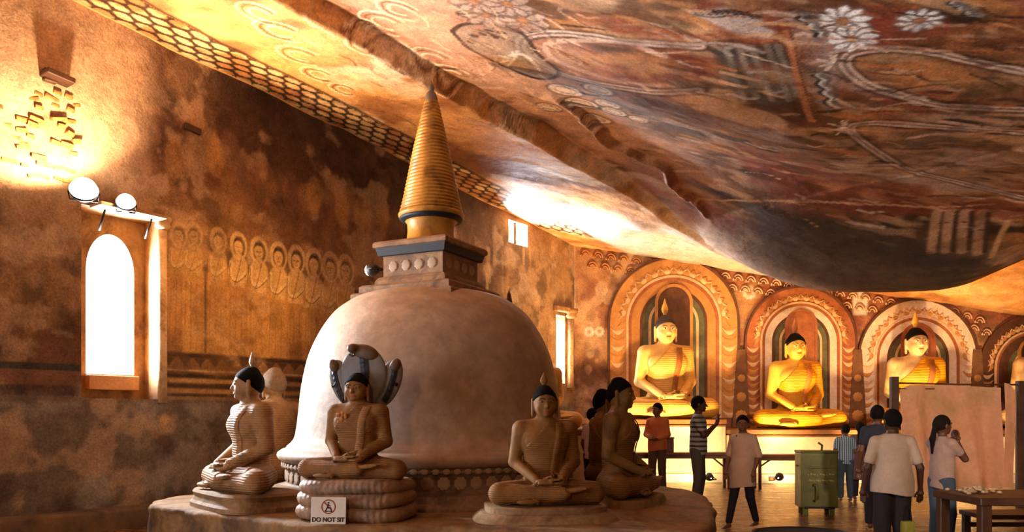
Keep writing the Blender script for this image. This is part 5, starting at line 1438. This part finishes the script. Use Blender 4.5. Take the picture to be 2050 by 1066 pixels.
flood('smaller glaring flood lamp beside the larger one above the window', l2, l2+(camv-l2).normalized()*1.0+Vector((0, 0, .8)), .125,
      [(Vector(H(700, 100)+(6.3,)), .25, 680, WARM, 1.8, .8), (Vector((-1.0, 9.5, 4.4)), .25, 250, WARM, 1.6, .8)])
M_BOARD = mat('pale_board', '#b58a5c', '#a0784c', scale=4, rough=.7, bump=.2)
sA, zA = wall_hit_off(185, 412, .12); sB, zB = wall_hit_off(318, 440, .12)
t = thing('lamp_board', 'weathered wooden board on brackets holding the two flood lamps', 'board', wall_pt((sA+sB)/2, (zA+zB)/2, .20), WROT)
box('plank', (0, 0, 0), (abs(sB-sA), .32, .045), M_BOARD, t, .006, ry=.02)
for sx in (-1, 1):
    link('bracket', tube_mesh('bracket', [(sx*abs(sB-sA)*.35, .19, -.28), (sx*abs(sB-sA)*.35, .02, -.03)], .016, 6), M_LAMPM, t)
for k, l in enumerate((l1, l2)):
    base = wall_pt((sA+sB)/2, (zA+zB)/2, .20)
t = thing('wall_peg', 'wedge-shaped timber stub jutting from the upper left wall', 'peg', wpx(108, 160, .0), WROT)
box('peg_block', (0, -.11, 0), (.34, .24, .07), M_WOOD, t, .01, ry=.12); box('peg_root', (-.06, -.02, .02), (.16, .12, .16), M_WOOD, t, .01)
t = thing('wall_peg', 'dark block standing in for a small shaded notch in the upper left wall', 'peg', wpx(384, 259, .0), WROT)
box('peg_block', (0, -.02, 0), (.26, .06, .09), M_WOOD, t, .01, ry=.15); box('peg_root', (.0, .0, .0), (.20, .06, .07), M_WOOD, t, .005)  # dark wood block stands for the shade inside a wall notch
a, b = wpx(765, 291, .06), wpx(850, 312, .28)
t = thing('ceiling_pole', 'thin timber pole under the checkered border left of the spire', 'pole', a)
link('pole', tube_mesh('pole', [(0, 0, 0), tuple((b-a)*.5+Vector((0, 0, .03))), tuple(b-a)], [.02, .032, .026], 8), M_WOOD, t)
link('pole_tie', tube_mesh('pole_tie', [tuple((b-a)*.4+Vector((0, 0, .06))), tuple((b-a)*.4+Vector((0, 0, -.02)))], .036, 8), M_LAMPM, t)
# spotlight fixed to the harmika, aimed at the row of worshippers
lh = Vector(P(745, 541, 10.75)); ah = wall_pt(*T(470, 590), 0)
lc = Vector((X(1150, 16.9), 16.9, .20))
flood('floor flood lamp near the far corner aimed up at the outer wall', lc, wpx(1040, 560, 0), .09, [(wpx(1045, 560, 0), .16, 900, (1.0, .60, .26), 1.6, 1.0)])
flood('small spotlight fixed to the left of the stupa harmika', lh, ah, .09, [(ah, .16, 160, AMBER, 1.25, .8)], bulb=True)

# ------------------------------------------------------------------ flood lamps on the floor between tables and plinth
for k, (px, tx_, w_, lab) in enumerate(((1230, 1300, 330, 'floor flood lamp left of the man in orange, aimed up at the plinth'), (1420, 1370, 330, 'floor flood lamp behind the man in the striped shirt'), (1560, 1590, 420, 'floor flood lamp left of the green box under the yellow Buddha'), (1745, 1760, 330, 'floor flood lamp behind the group of visitors'), (1960, 1940, 330, 'floor flood lamp behind the hanging cloth'))):
    loc = Vector((X(px, 16.8), 16.8, .20)); aim = Vector((X(tx_, 18.0), 18.0, .55))
    fl_t = flood(lab, loc, aim, .09, [(aim, .16, 150, (1.0, .66, .28), 1.8, .8), (Vector((aim.x, 18.35, 3.9)), .16, w_*2.5, (1.0, .60, .24), 1.6, 1.0)])

# ------------------------------------------------------------------ people
def wavy(m_, sc_, cols):
    return m_
def striped(name, c1, c2, scale, dirn='Z', thr=.5):
    m = bpy.data.materials.new(name); m.use_nodes = True; nt = m.node_tree; b = nt.nodes['Principled BSDF']
    tc = N(nt, 'ShaderNodeTexCoord'); wv = N(nt, 'ShaderNodeTexWave', bands_direction=dirn); wv.inputs['Scale'].default_value = scale; wv.inputs['Distortion'].default_value = .3
    nt.links.new(tc.outputs['Object'], wv.inputs['Vector']); r = _ramp(nt, wv.outputs['Fac'], [(thr-.08, lin(c1)), (thr+.08, lin(c2))]); nt.links.new(r.outputs[0], b.inputs['Base Color']); b.inputs['Roughness'].default_value = .8
    return m
def plaid(name, c1, c2, c3):
    m = striped(name, c1, c2, 7); nt = m.node_tree; b = nt.nodes['Principled BSDF']; tc = N(nt, 'ShaderNodeTexCoord')
    wv = N(nt, 'ShaderNodeTexWave', bands_direction='X'); wv.inputs['Scale'].default_value = 7; nt.links.new(tc.outputs['Object'], wv.inputs['Vector'])
    r = _ramp(nt, wv.outputs['Fac'], [(.42, (0, 0, 0)), (.6, (1, 1, 1))]); mx = N(nt, 'ShaderNodeMix', data_type='RGBA'); nt.links.new(r.outputs[0], mx.inputs['Factor'])
    src = b.inputs['Base Color'].links[0].from_socket; nt.links.new(src, mx.inputs['A']); mx.inputs['B'].default_value = (*lin(c3), 1); nt.links.new(mx.outputs['Result'], b.inputs['Base Color']); return m
def cl(name, c, c2=None, **k):
    return mat(name, c, c2 or c, scale=6, rough=.85, grain=.12, bump=.3, bscale=9, bdist=.03, **k)
TR_G = cl('grey_trousers', '#4a4640'); TR_B = cl('brown_trousers', '#4d3a2c'); JEAN = cl('blue_jeans', '#2b3644', '#34414f'); BLK = cl('black_cloth', '#17131a', '#1d1820')
fold = lambda s=1: {'l': ((.22*s, -.02, 1.11), (.05*s, -.20, 1.02), (-1*s, -.15, .0)), 'r': ((-.22*s, -.02, 1.11), (-.05*s, -.22, 1.05), (1*s, -.15, .05))}
pray = {'l': ((.20, -.10, 1.13), (.028, -.27, 1.30), (.0, -.25, 1)), 'r': ((-.20, -.10, 1.13), (-.028, -.27, 1.30), (.0, -.25, 1))}
pray_hi = {'l': ((.19, -.17, 1.17), (.030, -.235, 1.38), (.0, .05, 1)), 'r': ((-.19, -.17, 1.17), (-.030, -.235, 1.38), (.0, .05, 1))}
fl = lambda px, Y: (X(px, Y), Y, 0)
person('man in orange shirt and brown trousers, hands folded, before the altar table', fl(1316, 15.6), -.55, 1.72, arms=fold(), head_yaw=-.3, skin='#6a4028', top=dict(kind='shirt', mat=cl('orange_shirt', '#b5663c', '#a85a34'), hem=.80, sleeve=1.75, flare=.015), bottom=dict(kind='trousers', mat=TR_B))
person('man in striped polo shirt praying with joined hands, grey trousers', fl(1398, 12.75), 1.25, 1.79, arms=pray, head_yaw=.25, skin='#4a2c1c', wide=1.06, top=dict(kind='shirt', mat=striped('striped_knit', '#8d8a88', '#2e2d33', 4.4, 'Z', .62), hem=.84, sleeve=.62), bottom=dict(kind='trousers', mat=TR_G, fit=.022))
person('woman in pale tunic and black leggings walking, looking toward the camera', fl(1487, 10.7), -.75, 1.49, head_yaw=.45, skin='#6a442c', hair=('pony', '#15100d'),
       arms={'l': ((.235, .05, 1.10), (.20, -.06, .86), (.0, -.15, -1)), 'r': ((-.225, .0, 1.10), (-.22, -.12, .88), (.05, -.2, -1))},
       legs={'l': ((.10, .04, .48), (.11, .22, .10)), 'r': ((-.10, -.10, .49), (-.12, -.22, .085))},
       top=dict(kind='tunic', mat=cl('peach_tunic', '#b89880', '#a88a74'), hem=.62, sleeve=.95, flare=.02), bottom=dict(kind='leggings', mat=BLK, fit=.004))
bag = thing('shoulder_bag', 'small brown shoulder bag at the walking woman hip', 'bag', (X(1499, 10.7), 10.62, .62))
box('bag_body', (0, 0, .09), (.13, .07, .18), cl('bag_leather', '#6a4a38'), bag, .02, segs=2); link('strap', tube_mesh('strap', [(-.05, 0, .17), (-.10, .02, .38), (-.17, .07, .62)], .008, 6), BLK, bag)
person('boy in blue plaid shirt seen from behind, left of the group', fl(1692, 14.0), 3.0, 1.33, head_yaw=.3, skin='#5a3826', top=dict(kind='shirt', mat=plaid('blue_plaid', '#3c5068', '#24303f', '#7d93a4'), hem=.83, sleeve=.6), bottom=dict(kind='trousers', mat=JEAN), arms=fold())
person('child in dark plum clothes beside the boy in plaid', fl(1722, 14.2), 2.6, 1.36, skin='#5a3826', hair=('pony', '#15100d'), top=dict(kind='dress', mat=cl('plum_dress', '#4a2f34', '#5a3a3a'), hem=.35, sleeve=.6, flare=.03), bottom=dict(kind='leggings', mat=BLK))
person('man in dark navy shirt mostly hidden behind the man in cream', fl(1757, 10.6), 2.9, 1.62, head_yaw=-.3, skin='#5a3826', top=dict(kind='shirt', mat=cl('navy_shirt', '#20222e'), hem=.82, sleeve=.6), bottom=dict(kind='trousers', mat=BLK))
person('man in cream polo shirt seen from behind, arms hanging, dark trousers', fl(1786, 8.05), 3.02, 1.55, head_yaw=.2, wide=1.13, skin='#3d2418',
       arms={'l': ((.275, .05, 1.08), (.30, -.02, .84), (.0, -.1, -1)), 'r': ((-.275, .05, 1.08), (-.31, -.04, .84), (.0, -.1, -1))}, top=dict(kind='shirt', mat=cl('cream_polo', '#a28c7a', '#978271'), hem=.79, sleeve=.72, flare=.02), bottom=dict(kind='trousers', mat=cl('dark_trousers', '#1d1413'), fit=.03))
person('girl with long ponytail and blue jeans praying before the cloth screen', fl(1886, 8.9), 1.95, 1.49, arms=pray_hi, head_yaw=-.15, skin='#4d2f20', hair=('pony', '#17100c'), wide=.92, top=dict(kind='shirt', mat=cl('mauve_top', '#8d7468', '#7d675e'), hem=.80, sleeve=.55), bottom=dict(kind='jeans', mat=JEAN, fit=.012))
person('visitor in lilac shirt hidden behind the two dark statues', fl(1186, 13.4), 2.2, 1.60, skin='#5a3826', top=dict(kind='shirt', mat=cl('lilac_shirt', '#b8a8c8', '#c8b8d4'), hem=.82, sleeve=.6), bottom=dict(kind='trousers', mat=BLK))

# ------------------------------------------------------------------ round dark mat on the floor at the bottom edge
mt = thing('floor_mat', 'round dark mat on the floor at the bottom edge below the green box', 'mat', (X(1610, 9.9), 9.9, 0))
link('mat_disc', lathe_mesh('mat_disc', [(.001, .02), (.55, .022), (.60, .03), (.63, .025), (.64, .0)], 40), BLK, mt); link('mat_rim', lathe_mesh('mat_rim', [(.60, .025), (.615, .045), (.64, .04), (.645, .0)], 40), M_LAMPM, mt)
bg = thing('carrier_bag', 'yellow green bag hanging beside the man in cream', 'bag', (X(1822, 7.9), 7.95, .20))
box('bag_body', (0, 0, .13), (.12, .10, .26), cl('bag_cloth', '#857f30', '#757028'), bg, .03, segs=2); link('handle', tube_mesh('handle', [(-.04, 0, .25), (-.02, 0, .40), (.02, 0, .40), (.04, 0, .25)], .008, 6), BLK, bg)
